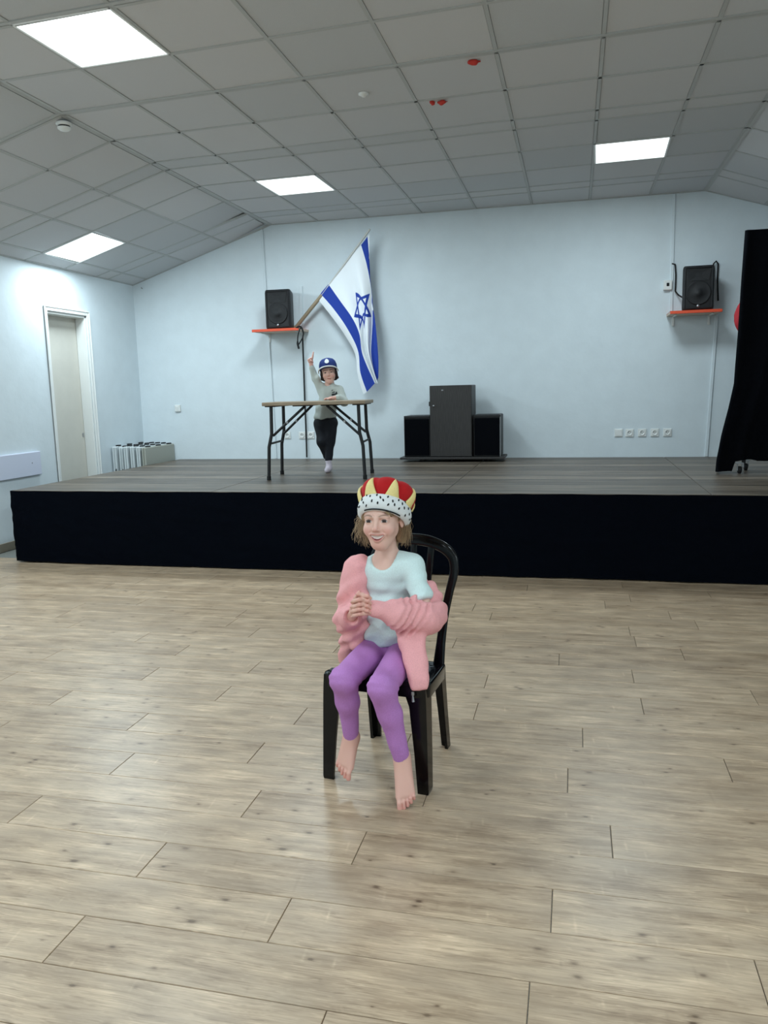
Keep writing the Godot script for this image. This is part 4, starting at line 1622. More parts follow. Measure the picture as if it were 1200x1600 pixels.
func build_girl() -> void:
	var base := Vector3(-0.665, 0.412, -2.80)
	var t := thing("person", "child in mint top, pink hoodie and purple leggings sitting barefoot with clasped hands", "person", base, 0, "")
	var pel := Vector3(-0.672, 0.455, -2.835)
	var chest := Vector3(-0.668, 0.700, -2.830)
	var neck := pt(604, 876, -2.815)
	var hipr := Vector3(-0.730, 0.446, -2.815)
	var hipl := Vector3(-0.610, 0.446, -2.800)
	var knr := pt(536.5, 1062, -2.51)
	var knl := pt(596, 1074, -2.475)
	var anr := pt(549, 1150, -2.585)
	var anl := pt(627, 1182, -2.525)
	var shr := pt(560, 889, -2.835)
	var shl := pt(649, 886, -2.800)
	var elr := pt(543, 968, -2.800)
	var ell_ := pt(667, 962, -2.705)
	var wrr := pt(550, 963, -2.660)
	var wrl := pt(586, 951, -2.605)
	var hd := Transform3D(Basis(Vector3.UP, -0.05) * Basis(Vector3.FORWARD, -0.03), pt(597.5, 813, -2.782) + Vector3(0, 0.009, 0))
	# ---- skin: one body under the clothes, head, hands and feet
	var acc := Acc.new()
	head(acc, hd, 1.0, 0.0017, base, true, lin(134, 106, 88))
	var f := Field.new(Vector3(-0.92, 0.12, -3.0), Vector3(-0.40, 0.92, -2.38), 0.011)
	f.cap(neck + Vector3(0, 0.04, -0.005), neck + Vector3(0, -0.04, -0.01), 0.041, 0.046, 0.03)
	f.ell(chest + Vector3(0, 0.03, 0), Vector3(0.098, 0.095, 0.066), 0.04)
	f.ell(pel + Vector3(0, 0.09, -0.01), Vector3(0.075, 0.14, 0.052), 0.02)
	f.cap(shr, shl, 0.028, 0.028, 0.03)
	f.cap(shr, elr, 0.027, 0.025, 0.02)
	f.cap(elr, wrr, 0.026, 0.020, 0.02)
	f.cap(shl, ell_, 0.027, 0.025, 0.02)
	f.cap(ell_, wrl, 0.025, 0.020, 0.02)
	f.cap(hipr, knr, 0.045, 0.034, 0.01)
	f.cap(hipl, knl, 0.045, 0.034, 0.01)
	f.cap(knr, anr, 0.033, 0.022, 0.01)
	f.cap(knl, anl, 0.033, 0.022, 0.01)
	f.mesh(acc, base, SKIN)
	girl_hands(acc, base, wrr, wrl)
	foot(acc, base, anr, pt(532.5, 1214, -2.535), Vector3(1, 0, 0), Vector3(-0.1, 0.35, 0.9))
	foot(acc, base, anl, pt(635, 1264, -2.455), Vector3(-1, 0, 0), Vector3(0.1, 0.45, 0.9))
	place("body", acc.mesh(), mats.skin, t)
	# ---- leggings
	acc = Acc.new()
	f = Field.new(Vector3(-0.90, 0.12, -2.98), Vector3(-0.42, 0.62, -2.36), 0.008)
	f.ell(pel, Vector3(0.108, 0.068, 0.09), 0.04)
	f.cap(hipr, knr, 0.063, 0.0465, 0.02)
	f.cap(hipl, knl, 0.063, 0.0475, 0.010)
	f.cap(knr, knr.lerp(anr, 0.4) + Vector3(0, 0, -0.010), 0.044, 0.040, 0.02)
	f.cap(knl, knl.lerp(anl, 0.4) + Vector3(0, 0, -0.010), 0.045, 0.041, 0.02)
	f.cap(knr.lerp(anr, 0.4) + Vector3(0, 0, -0.010), anr, 0.040, 0.027, 0.02)
	f.cap(knl.lerp(anl, 0.4) + Vector3(0, 0, -0.010), anl, 0.041, 0.030, 0.02)
	f.cut(anr + (anr - knr).normalized() * 0.008, (anr - knr).normalized(), 0.006, 0.06)
	f.cut(pt(627, 1189, -2.515), (anl - knl).normalized(), 0.006, 0.06)
	f.fold(knl + Vector3(0, 0.03, -0.05), knl + Vector3(0, -0.05, 0), 3.5, 0.0022, 0.06)
	f.fold(knr + Vector3(0, 0.03, -0.05), knr + Vector3(0, -0.05, 0), 3.5, 0.0022, 0.06)
	f.fold(knl.lerp(anl, 0.72), anl, 4.0, 0.0016, 0.05)
	f.ripple(noise(9.0, 2, 81), 0.003, Vector3(1, 1, 1))
	f.mesh(acc, base, Color.WHITE)
	place("leggings", acc.mesh(), mats.leggings, t).set_meta("label", "purple leggings")
	# ---- mint shirt
	acc = Acc.new()
	f = Field.new(Vector3(-0.84, 0.42, -2.96), Vector3(-0.46, 0.90, -2.66), 0.007)
	f.ell(chest + Vector3(0, 0.035, 0), Vector3(0.108, 0.098, 0.076), 0.04)
	f.ell(pel + Vector3(0.002, 0.14, 0.004), Vector3(0.098, 0.14, 0.074), 0.04)
	f.ell(pel + Vector3(0.004, 0.066, 0.018), Vector3(0.112, 0.075, 0.092), 0.03)
	f.cap(shr + Vector3(0.01, 0, 0), shl + Vector3(-0.012, 0.002, 0), 0.043, 0.043, 0.05)
	f.cap(shl + Vector3(-0.01, 0, 0), shl.lerp(ell_, 0.60), 0.043, 0.044, 0.022)
	f.cut(shl.lerp(ell_, 0.72), (ell_ - shl).normalized(), 0.006, 0.075)
	f.cut(Vector3(-0.672, 0.484, -2.80), Vector3(0, -1, -0.05).normalized())
	f.fold(shl + Vector3(-0.02, -0.03, 0.02), pel + Vector3(-0.03, 0.10, 0.05), 4.5, 0.0050, 0.12, Vector3(0.5, 0, 0))
	f.fold(pel + Vector3(-0.07, 0.20, 0.05), pel + Vector3(0.06, 0.03, 0.07), 3.5, 0.0050, 0.1)
	f.ripple(noise(7.0, 2, 82), 0.011, Vector3(1, 0.6, 1))
	f.ell(neck + Vector3(-0.006, 0.026, 0.020), Vector3(0.052, 0.050, 0.07), 0.006, Basis(Vector3.RIGHT, 0.35), true)
	f.mesh(acc, base, Color.WHITE)
	var shirt := place("tshirt", acc.mesh(), mats.shirt, t)
	shirt.set_meta("label", "pale mint short-sleeved top")
	# ---- pink hoodie, slipped off one shoulder
	acc = Acc.new()
	f = Field.new(Vector3(-0.92, 0.28, -3.02), Vector3(-0.42, 0.88, -2.55), 0.007)
	f.cap(shr + Vector3(-0.006, 0.006, 0), elr, 0.051, 0.050, 0.03)
	f.cap(elr, wrr, 0.050, 0.040, 0.03)
	f.cap(pt(560, 884, -2.80), pt(558, 985, -2.785), 0.040, 0.047, 0.03)      # front panel on the covered side
	f.cap(pt(545, 985, -2.80), pt(558, 1005, -2.76), 0.035, 0.030, 0.02)
	f.cap(pt(543, 1000, -2.82), pt(541, 1030, -2.84), 0.035, 0.028, 0.02)
	f.ell(Vector3(-0.67, 0.62, -2.925), Vector3(0.13, 0.17, 0.030), 0.03)       # behind the back
	f.cap(Vector3(-0.575, 0.66, -2.91), pt(676, 935, -2.80), 0.040, 0.036, 0.03)
	f.cap(pt(674, 917, -2.80), pt(684, 962, -2.76), 0.018, 0.036, 0.03)         # the slipped neckline
	f.cap(pt(672, 915, -2.80), pt(646, 948, -2.69), 0.014, 0.024, 0.025)
	f.cap(pt(680, 955, -2.74), pt(668, 968, -2.70), 0.042, 0.050, 0.03)
	f.cap(pt(668, 966, -2.70), pt(622, 960, -2.645), 0.050, 0.047, 0.03)
	f.cap(pt(622, 960, -2.645), pt(594, 953, -2.612), 0.044, 0.034, 0.025)
	f.cap(pt(597, 954, -2.614), pt(586, 951, -2.603), 0.031, 0.030, 0.006)
	# hanging front panel with the zip
	f.cap(pt(645, 975, -2.70), pt(640, 1000, -2.69), 0.040, 0.036, 0.03)
	var pb := Basis(Vector3(0.96, 0.02, -0.28).normalized(), Vector3(-0.16, 0.97, -0.2).normalized(), Vector3(0.28, 0.2, 0.94).normalized()).orthonormalized()
	for i in 8:
		var g := i / 7.0
		var wob: float = 0.003 * sin(i * 2.1)
		f.box(pt(lerpf(642, 656, g), lerpf(992, 1068, g), lerpf(-2.672, -2.568, g)), Vector3(lerpf(0.042, 0.030, g) + wob, 0.026, 0.014), 0.012, 0.022, pb)
	f.fold(shr + Vector3(0, 0.0, 0.03), elr, 2.5, 0.006, 0.09, Vector3(0.8, 0, 0.3))
	f.fold(ell_ + Vector3(0.02, 0.03, 0), pt(600, 955, -2.61), 5.5, 0.0065, 0.09, Vector3(0, 0.75, 0.2))
	f.fold(pt(674, 917, -2.80), pt(676, 975, -2.70), 2.5, 0.006, 0.08, Vector3(0.5, 0, 0))
	f.fold(elr + Vector3(0, 0.02, 0), pt(545, 1020, -2.80), 3.0, 0.007, 0.09, Vector3(0.6, 0, 0))
	f.ripple(noise(8.0, 3, 83), 0.011, Vector3(1, 0.7, 1))
	# the sleeve mouth gapes round the wrist
	f.ell(wrr + Vector3(0.004, 0.004, 0.045), Vector3(0.027, 0.030, 0.045), 0.004, Basis.IDENTITY, true)
	f.mesh(acc, base, Color.WHITE)
	var hoodie := place("hoodie", acc.mesh(), mats.hoodie, t)
	hoodie.set_meta("label", "pink zip hoodie slipped off one shoulder")
	var s := st()
	var z0 := pt(645, 1084, -2.555) - base
	cbox(s, z0, Vector3(0.010, 0.014, 0.006), 0.002)
	tube(s, [z0 + Vector3(0, -0.006, 0.002), z0 + Vector3(0.002, -0.028, 0.003)], [0.003, 0.0055], 8)
	obj("zip_pull", s, mats.metal, hoodie)
	girl_hair(t, hd, base)
	crown(hd)

func girl_hands(acc: Acc, base: Vector3, wrr: Vector3, wrl: Vector3) -> void:
	var f := Field.new(pt(538, 985, -2.70), pt(596, 915, -2.52) + Vector3(0.03, 0, 0), 0.0022)
	var tips := []
	# her left hand comes from the right of the picture, palm on edge, fingers laid across the other hand
	var pl := pt(576, 947, -2.592)
	f.cap(wrl + Vector3(0.03, 0, -0.01), wrl, 0.019, 0.0185, 0.006)
	f.cap(wrl, pl, 0.018, 0.017, 0.01)
	f.cap(pt(573, 937, -2.585), pt(574, 957, -2.585), 0.0125, 0.012, 0.014)
	for i in 4:
		var y := 936.0 + 7.6 * i
		var a := pt(571, y, -2.574)
		var b := pt(561.5, y + 1.0, -2.556)
		var c := pt(553, y + 3.0 + (1.0 if i == 1 else 0.0), -2.560)
		var d := pt(548.5 + absf(i - 1.3) * 0.9, y + 5.0, -2.572)
		var r: float = [0.0073, 0.0075, 0.0072, 0.0064][i]
		f.cap(a, b, r * 1.08, r, 0.002)
		f.cap(b, c, r, r * 0.94, 0.002)
		f.cap(c, d, r * 0.94, r * 0.80, 0.002)
		tips.append(d)
		tips.append(b)
	# her right hand rises from the loose sleeve behind
	var pr := pt(557, 951, -2.600)
	f.cap(wrr + Vector3(-0.002, -0.012, -0.03), wrr, 0.020, 0.0185, 0.006)
	f.cap(wrr, pr, 0.0185, 0.019, 0.01)
	f.cap(pt(552, 958, -2.604), pt(558, 940, -2.600), 0.014, 0.013, 0.012)
	for i in 4:
		var y := 930.5 + 7.6 * i
		var a := pt(558, y + 5, -2.588)
		var b := pt(567, y + 0.5, -2.570)
		var c := pt(574.5, y + 1.0, -2.568)
		var d := pt(579, y + 4.5, -2.576)
		var r: float = [0.0074, 0.0074, 0.0070, 0.0062][i]
		f.cap(a, b, r * 1.05, r, 0.002)
		f.cap(b, c, r, r * 0.92, 0.002)
		f.cap(c, d, r * 0.92, r * 0.78, 0.002)
		tips.append(c)
	# thumbs crossed on top
	f.cap(pt(572, 938, -2.585), pt(567, 929.5, -2.572), 0.0095, 0.0082, 0.004)
	f.cap(pt(567, 929.5, -2.572), pt(558.5, 928.5, -2.566), 0.0080, 0.0064, 0.002)
	f.cap(pt(554, 944, -2.594), pt(556, 934, -2.580), 0.0095, 0.0082, 0.004)
	f.cap(pt(556, 934, -2.580), pt(561, 925.5, -2.574), 0.0080, 0.0064, 0.002)
	tips.append(pt(558.5, 928.5, -2.566))
	tips.append(pt(561, 925.5, -2.574))
	f.mesh(acc, base, skin_paint(tips, 0.016))

func foot(acc: Acc, base: Vector3, ankle: Vector3, toe: Vector3, big: Vector3, up_hint: Vector3) -> void:
	# big: towards the big toe's side; up_hint: out of the instep
	var dir := (toe - ankle).normalized()
	var up := (up_hint - dir * up_hint.dot(dir)).normalized()
	var side := up.cross(dir).normalized()
	if side.dot(big) < 0:
		side = -side
	var lo := ankle.min(toe) - Vector3.ONE * 0.06
	var hi := ankle.max(toe) + Vector3.ONE * 0.06
	var f := Field.new(lo, hi, 0.0025)
	f.cap(ankle + Vector3(0, 0.03, -0.004), ankle, 0.023, 0.0245, 0.01)
	var heel := ankle - up * 0.028 + dir * 0.012
	f.ell(heel, Vector3(0.021, 0.022, 0.023), 0.02)
	var l := (toe - ankle).length()
	var ball := ankle + dir * (l - 0.046) - up * 0.012
	f.cap(heel, ball, 0.019, 0.010, 0.02)
	var tips := []
	for i in 5:
		var x: float = [0.0225, 0.0080, -0.0046, -0.0164, -0.0272][i]
		var r: float = [0.0092, 0.0064, 0.0061, 0.0058, 0.0054][i]
		var ln: float = [0.041, 0.042, 0.037, 0.030, 0.021][i]
		var a := ball + side * x + dir * (0.004 - i * 0.0022)
		var b := a + dir * ln * 0.55 + up * 0.005 + side * (-0.001 * i + 0.001)
		var c := a + dir * ln - up * 0.003 + side * (0.002 - 0.001 * i)
		f.cap(ankle + side * x * 0.35 - up * 0.004, a, 0.0205, r * 1.35, 0.014)    # instep
		f.cap(a, b, r * 1.15, r * 0.88, 0.004)
		f.cap(b, c, r * 0.88, r, 0.001)
		tips.append(c)
	f.mesh(acc, base, skin_paint(tips, 0.03))

func girl_hair(t: Node3D, hd: Transform3D, base: Vector3) -> void:
	var acc := Acc.new()
	var o := hd.origin
	var f := Field.new(o - Vector3(0.13, 0.17, 0.14), o + Vector3(0.13, 0.13, 0.12), 0.005)
	var at := func(x: float, y: float, z: float) -> Vector3: return hd * Vector3(x, y, z)
	f.ell(at.call(0, 0.020, -0.030), Vector3(0.078, 0.080, 0.086), 0.01, hd.basis)
	f.cap(at.call(0.066, 0.024, 0.022), at.call(0.070, 0.012, -0.010), 0.008, 0.010, 0.02)
	f.cap(at.call(-0.064, 0.024, 0.022), at.call(-0.070, -0.020, -0.025), 0.008, 0.012, 0.02)
	f.cap(at.call(0.068, -0.01, -0.045), at.call(0.056, -0.095, -0.055), 0.018, 0.013, 0.02)
	f.cap(at.call(-0.066, -0.02, -0.045), at.call(-0.058, -0.070, -0.055), 0.014, 0.008, 0.02)
	f.cap(at.call(0.0, -0.03, -0.09), at.call(0.0, -0.12, -0.075), 0.04, 0.03, 0.03)
	f.ripple(noise(30.0, 2, 91), 0.008, Vector3(1, 0.5, 1))
	var c0 := lin(132, 106, 80)
	var c1 := lin(186, 158, 122)
	var nz := noise(60.0, 2, 92)
	f.mesh(acc, base, func(p: Vector3) -> Color: return c0.lerp(c1, clampf(0.4 + 0.7 * nz.get_noise_3dv(p * Vector3(1, 0.2, 1)), 0, 1)))
	var r := RandomNumberGenerator.new()
	r.seed = 7
	for side in [-1, 1]:
		for i in (330 if side < 0 else 220):
			var p0 := Vector3(side * (0.068 + r.randf_range(-0.004, 0.006)), r.randf_range(-0.03, 0.03), r.randf_range(-0.06, 0.0))
			var far := r.randf()
			var p1 := p0 + Vector3(-0.052 * far * far + 0.004, -0.02 - 0.075 * r.randf(), r.randf_range(-0.03, 0.02))
			if side > 0:
				p0 = Vector3(0.072 + r.randf_range(-0.004, 0.005), r.randf_range(-0.02, 0.02), r.randf_range(-0.065, -0.022))
				p1 = p0 + Vector3(-0.018 + 0.034 * far * far, -0.05 - 0.06 * r.randf(), r.randf_range(-0.02, 0.015))
			var ph := r.randf_range(0, TAU)
			var am := r.randf_range(0.002, 0.013) * (1.0 if side < 0 else 0.5)
			var tw := r.randf_range(0.6, 1.7)
			var pts := []
			for k in 13:
				var f2 := k / 12.0
				var q := p0.lerp(p1, f2) + Vector3(side * 0.014 * sin(PI * f2) * far, 0, 0)
				q += Vector3(sin(ph + TAU * tw * f2), 0.4 * cos(ph * 1.7 + TAU * tw * f2), cos(ph + TAU * tw * f2)) * am * f2
				pts.append(hd * q)
			acc.strand(pts, 0.0007, 0.0004, c0.lerp(c1, r.randf_range(0, 1.1)), base)
	for i in 40:     # wisps at the hat's edge over the temple
		var p := Vector3(r.randf_range(0.03, 0.066), 0.035, 0.0)
		p.z = 0.09 * sqrt(maxf(0, 1 - pow(p.x / 0.073, 2))) - 0.004
		var v := Vector3(0.5, -0.8, -0.3).normalized()
		var pts := []
		for k in 6:
			pts.append(hd * p)
			p += v * 0.007
			v = (v + Vector3(r.randf_range(-0.2, 0.3), -0.1, -0.35)).normalized()
		acc.strand(pts, 0.0009, 0.0005, c0.lerp(c1, r.randf_range(0.2, 1.0)), base)
	place("hair", acc.mesh(), mats.hair, t).set_meta("label", "frizzy light brown hair")

func crown(hd: Transform3D) -> void:
	var B := hd.basis * Basis(Vector3.BACK, -0.07) * Basis(Vector3.RIGHT, -0.60)
	var T := Transform3D(B, hd * Vector3(0.002, -0.006, -0.006))
	var t := thing("crown_hat", "plush king's crown hat in red and gold with spotted white band", "hat", T.origin)
	var L := Transform3D(B, Vector3.ZERO)
	var band_r := func(a: float, y: float) -> float:       # the band is a little oval, following the head
		return (0.0835 + 0.010 * sin(PI * clampf((y + 0.008) / 0.066, 0, 1))) * (1.0 + 0.12 * absf(sin(a)) * absf(sin(a)))
	# white band
	var s := st()
	var rings := []
	for lv in [[-0.008, 0.0], [0.004, 1.0], [0.022, 1.0], [0.042, 1.0], [0.054, 1.0], [0.058, 0.0]]:
		var ring := []
		for k in 40:
			var a := TAU * k / 40
			var rr: float = band_r.call(a, lv[0]) + 0.008 * lv[1]
			ring.append(L * Vector3(rr * cos(a), lv[0], -rr * sin(a)))
		rings.append(ring)
	var inner := []
	for y in [0.058, 0.02, -0.008]:
		var ring := []
		for k in 40:
			var a := TAU * k / 40
			var rr: float = band_r.call(a, y) - 0.004
			ring.append(L * Vector3(rr * cos(a), y, -rr * sin(a)))
		inner.append(ring)
	rings.append_array(inner)
	rings.append(rings[0])
	loft(s, rings, true, false)
	var bandm := obj("band", s, mats.ermine, t)
	bandm.set_meta("label", "white fur band with black spots")
	# black spots of the fur, and dark piping along the lower edge over the brow
	s = st()
	var r := RandomNumberGenerator.new()
	r.seed = 12
	for i in 64:
		var a := TAU * (i + r.randf_range(-0.3, 0.3)) / 64.0
		var y: float = [0.008, 0.036, 0.020, 0.048][i % 4] + r.randf_range(-0.006, 0.006)
		var rr: float = band_r.call(a, y) + 0.0075
		var out := Vector3(cos(a), 0, -sin(a))
		var tang := Vector3(-sin(a), 0, -cos(a))
		var w := Basis(tang, Vector3.UP, out).rotated(out, r.randf_range(-0.5, 0.5))
		lathe(s, [Vector2(0.0005, -0.001), Vector2(0.0042, 0.0), Vector2(0.003, 0.0018), Vector2(0.0005, 0.0024)], 8, L * Transform3D(Basis(w.x, w.z, -w.y) * Basis.from_scale(Vector3(0.8, 1, 1.5)), out * rr + Vector3(0, y, 0)))
	var spots := obj("spots", s, mats.spot, bandm)
	spots.set_meta("kind", "stuff")
	s = st()
	var line := []
	for k in 15:
		var a := -PI / 2 + lerpf(-0.55, 0.95, k / 14.0)
		var rr: float = band_r.call(a, -0.008) + 0.006
		line.append(L * Vector3(rr * cos(a), -0.0065, -rr * sin(a)))
	tube(s, line, 0.0028, 6)
	obj("piping", s, mats.spot, bandm)
	# red puffed cap in eight lobes
	var puff := func(a: float, v: float) -> Vector3:
		var lobe := pow(absf(sin(a * 3.5)), 0.5)
		var pr := [Vector2(0.084, 0.048), Vector2(0.094, 0.064), Vector2(0.104, 0.088), Vector2(0.104, 0.112), Vector2(0.090, 0.131), Vector2(0.062, 0.141), Vector2(0.028, 0.141), Vector2(0.004, 0.134)]
		var x := v * 7.0
		var k := mini(int(x), 6)
		var q: Vector2 = pr[k].cubic_interpolate(pr[k + 1], pr[maxi(k - 1, 0)], pr[mini(k + 2, 7)], x - k)
		var rr := q.x * (0.93 + 0.07 * lobe)
		var y := q.y - 0.010 * (1 - lobe) * v
		return Vector3(rr * cos(a), y, -rr * sin(a))
	s = st()
	rings = []
	for i in 29:
		var ring := []
		for k in 84:
			ring.append(L * puff.call(TAU * k / 84, i / 28.0))
		rings.append(ring)
	loft(s, rings, true)
	obj("puffed_cap", s, mats.plush, t).set_meta("label", "red plush top")
	# gold points
	for n in 7:
		var a0 := -PI / 2 - 0.42 + TAU * n / 7.0
		s = st()
		var gpos := []
		for side in [0, 1]:
			var g := []
			for i in 9:
				var f := i / 8.0
				var row := []
				for j in 9:
					var u := lerpf(-1, 1, j / 8.0)
					var a := a0 + u * 0.40 * (1 - f) * (1 - 0.15 * sin(f * PI))
					var p: Vector3 = puff.call(a, lerpf(0.0, 0.56, f))
					var out := Vector3(p.x, 0, p.z).normalized()
					row.append(L * (p * Vector3(1, 1, 1) + out * (0.002 + (0.0075 * (1 - u * u) * (1 - f * 0.6) + 0.004 if side == 0 else 0.0)) + Vector3(0, -0.004, 0)))
				g.append(row)
			gpos.append(g)
		s.set_smooth_group(1)
		for i in 8:
			for j in 8:
				var g: Array = gpos[0]
				quad(s, g[i][j], g[i][j + 1], g[i + 1][j + 1], g[i + 1][j])
				g = gpos[1]
				quad(s, g[i][j + 1], g[i][j], g[i + 1][j], g[i + 1][j + 1])
		for i in 8:
			for e in [0, 8]:
				var p := [gpos[1][i][e], gpos[0][i][e], gpos[0][i + 1][e], gpos[1][i + 1][e]]
				if e == 8:
					p.reverse()
				quad(s, p[0], p[1], p[2], p[3])
		obj("gold_point", s, mats.gold, t)

func build_boy() -> void:
	var foot_at := pt(513, 735, -7.43)
	foot_at.y = STAGE
	var base := foot_at
	var t := thing("person", "child in grey shirt and dark trousers behind the table pointing one finger upwards", "person", base)
	var neck := pt(513.5, 602, -7.47)
	var shr := pt(503, 608, -7.48)
	var shl := pt(529, 609, -7.45)
	var elr := pt(493, 592, -7.44)
	var wrr := pt(486.5, 571, -7.42)
	var ell_ := pt(537, 628, -7.41)
	var wrl := pt(524, 626, -7.325)
	var pel := pt(509, 660, -7.49)
	var chest := pt(514, 620, -7.48)
	var hipr := pt(501, 662, -7.49)
	var hipl := pt(518, 662, -7.48)
	var knr := pt(503, 690, -7.43)
	var knl := pt(515, 692, -7.46)
	var anr := pt(510, 713, -7.56)
	var anl := pt(513.5, 722, -7.45)
	var hd := Transform3D(Basis(Vector3.UP, 0.24) * Basis(Vector3.BACK, 0.10) * Basis(Vector3.RIGHT, 0.06), pt(513.5, 581.5, -7.47))
	var acc := Acc.new()
	head(acc, hd, 1.0, 0.0036, base, false, lin(70, 54, 46))
	var f := Field.new(Vector3(base.x - 0.28, STAGE, base.z - 0.25), Vector3(base.x + 0.32, 1.75, base.z + 0.22), 0.014)
	f.cap(neck + Vector3(0, 0.03, 0), neck + Vector3(0, -0.03, 0), 0.036, 0.04, 0.03)
	f.ell(chest, Vector3(0.085, 0.11, 0.06), 0.03)
	f.ell(pel, Vector3(0.085, 0.09, 0.06), 0.05)
	f.cap(shr, elr, 0.030, 0.026, 0.02)
	f.cap(elr, wrr, 0.025, 0.020, 0.02)
	f.cap(shl, ell_, 0.030, 0.026, 0.02)
	f.cap(ell_, wrl, 0.025, 0.019, 0.02)
	f.cap(hipr, knr, 0.05, 0.04, 0.02)
	f.cap(hipl, knl, 0.05, 0.04, 0.02)
	f.cap(knr, anr, 0.038, 0.024, 0.02)
	f.cap(knl, anl, 0.038, 0.024, 0.02)
	f.mesh(acc, base, SKIN)
	# raised hand, first finger up
	f = Field.new(pt(476, 582, -7.50), pt(498, 546, -7.36) + Vector3(0.02, 0.02, 0), 0.0033)
	var palm := pt(485.5, 564, -7.415)
	f.cap(wrr + Vector3(0.004, -0.03, 0), wrr, 0.020, 0.018, 0.01)
	f.cap(wrr, palm, 0.018, 0.021, 0.01)
	f.ell(palm, Vector3(0.024, 0.026, 0.014), 0.01)
	var kn := pt(488, 560, -7.405)
	f.cap(kn, pt(488.8, 555.5, -7.405), 0.0095, 0.0085, 0.006)
	f.cap(pt(488.8, 555.5, -7.405), pt(489.6, 550.5, -7.41), 0.0085, 0.0068, 0.002)
	for i in 3:
		var a := pt(485.8 - 1.9 * i, 560.2 + 0.9 * i, -7.405)
		var b := pt(485.6 - 2.0 * i, 559.8 + 1.2 * i, -7.378)
		var c := pt(485.9 - 1.8 * i, 563.8 + 0.8 * i, -7.378)
		f.cap(a, b, 0.0088, 0.0085, 0.003)
		f.cap(b, c, 0.0085, 0.007, 0.002)
	f.cap(pt(488.5, 566, -7.405), pt(486, 563.5, -7.372), 0.0095, 0.0075, 0.004)
	f.mesh(acc, base, SKIN.lerp(BLUSH, 0.25))
	# the other hand rests on the table
	f = Field.new(Vector3(wrl.x - 0.12, 1.335, wrl.z - 0.06), Vector3(wrl.x + 0.06, 1.44, wrl.z + 0.09), 0.0033)
	wrl.y = maxf(wrl.y, 1.375)
	var hp := wrl + Vector3(-0.045, -0.006, 0.02)
	f.cap(wrl + Vector3(0.03, 0.004, -0.02), wrl, 0.020, 0.018, 0.01)
	f.cap(wrl, hp, 0.017, 0.018, 0.01)
	for i in 4:
		var a := hp + Vector3(-0.012, -0.001, -0.020 + 0.0135 * i)
		var b := a + Vector3(-0.022, 0.002, 0.004 * (i - 1.5))
		var c := b + Vector3(-0.016, -0.009, 0.002 * (i - 1.5))
		f.cap(a, b, 0.0088, 0.008, 0.004)
		f.cap(b, c, 0.008, 0.0066, 0.002)
	f.cap(hp + Vector3(0.012, 0.002, 0.018), hp + Vector3(-0.014, -0.004, 0.044), 0.009, 0.007, 0.005)
	f.mesh(acc, base, SKIN.lerp(BLUSH, 0.25))
	place("body", acc.mesh(), mats.skin, t)
	# shirt
	acc = Acc.new()
	f = Field.new(Vector3(base.x - 0.28, 1.05, base.z - 0.22), Vector3(base.x + 0.30, 1.74, base.z + 0.22), 0.0095)
	f.ell(chest, Vector3(0.098, 0.13, 0.075), 0.03)
	f.ell(pt(509, 640, -7.48), Vector3(0.108, 0.11, 0.082), 0.04)
	f.ell(pt(508, 652, -7.485), Vector3(0.118, 0.07, 0.09), 0.03)
	f.cap(shr, shl, 0.042, 0.042, 0.04)
	f.cap(shr + Vector3(0, -0.02, 0), elr, 0.048, 0.038, 0.03)
	f.cap(elr, wrr + Vector3(0.003, -0.025, 0), 0.038, 0.030, 0.02)
	f.cap(shl, ell_, 0.044, 0.040, 0.02)
	f.cap(ell_, wrl + Vector3(0.02, 0, -0.01), 0.037, 0.029, 0.02)
	f.cut(pt(508, 654.5, -7.48), Vector3(0.08, -1, 0).normalized(), 0.01)
	f.ripple(noise(6.0, 2, 84), 0.011, Vector3(1.6, 0.4, 1))
	f.cap(neck + Vector3(0, -0.035, -0.004), neck + Vector3(0, 0.002, -0.004), 0.050, 0.042, 0.02)
	f.ell(neck + Vector3(-0.002, 0.028, 0.018), Vector3(0.036, 0.034, 0.055), 0.006, Basis(Vector3.RIGHT, 0.3), true)
	f.mesh(acc, base, Color.WHITE)
	var shirt := place("shirt", acc.mesh(), mats.grey_shirt, t)
	shirt.set_meta("label", "pale grey long-sleeved shirt with a small dark print")
	var s := st()
	for q in [[519, 610, 0.018, 0.006], [521, 613, 0.03, 0.007], [523, 616, 0.05, 0.012], [520, 616.5, 0.022, 0.014], [525.5, 613, 0.012, 0.01]]:
		cbox(s, pt(q[0], q[1], -7.392) - base, Vector3(q[2], q[3], 0.006), 0.002, Basis(Vector3.BACK, 0.25))
	obj("chest_print", s, mats.trousers, shirt)
	# trousers
	acc = Acc.new()
	f = Field.new(Vector3(base.x - 0.22, STAGE + 0.02, base.z - 0.24), Vector3(base.x + 0.22, 1.22, base.z + 0.18), 0.0105)
	f.ell(pel, Vector3(0.110, 0.09, 0.085), 0.03)
	f.cap(hipr, knr, 0.066, 0.052, 0.03)
	f.cap(hipl, knl, 0.066, 0.052, 0.03)
	f.cap(knr, anr, 0.050, 0.034, 0.02)
	f.cap(knl, anl, 0.050, 0.034, 0.02)
	f.cut(pt(513, 719.5, -7.45), Vector3(0, -1, 0))
	f.ripple(noise(7.0, 2, 85), 0.008, Vector3.ONE)
	f.mesh(acc, base, Color.WHITE)
	place("trousers", acc.mesh(), mats.trousers, t).set_meta("label", "dark navy trousers")
	# socked feet
	acc = Acc.new()
	f = Field.new(Vector3(base.x - 0.12, STAGE - 0.01, base.z - 0.26), Vector3(base.x + 0.12, STAGE + 0.22, base.z + 0.16), 0.006)
	var an := pt(513.5, 718, -7.45)
	f.cap(an + Vector3(0, 0.03, 0), Vector3(an.x, STAGE + 0.05, an.z), 0.030, 0.029, 0.01)
	f.cap(Vector3(an.x, STAGE + 0.029, an.z - 0.02), Vector3(an.x + 0.01, STAGE + 0.025, an.z + 0.105), 0.027, 0.022, 0.02)
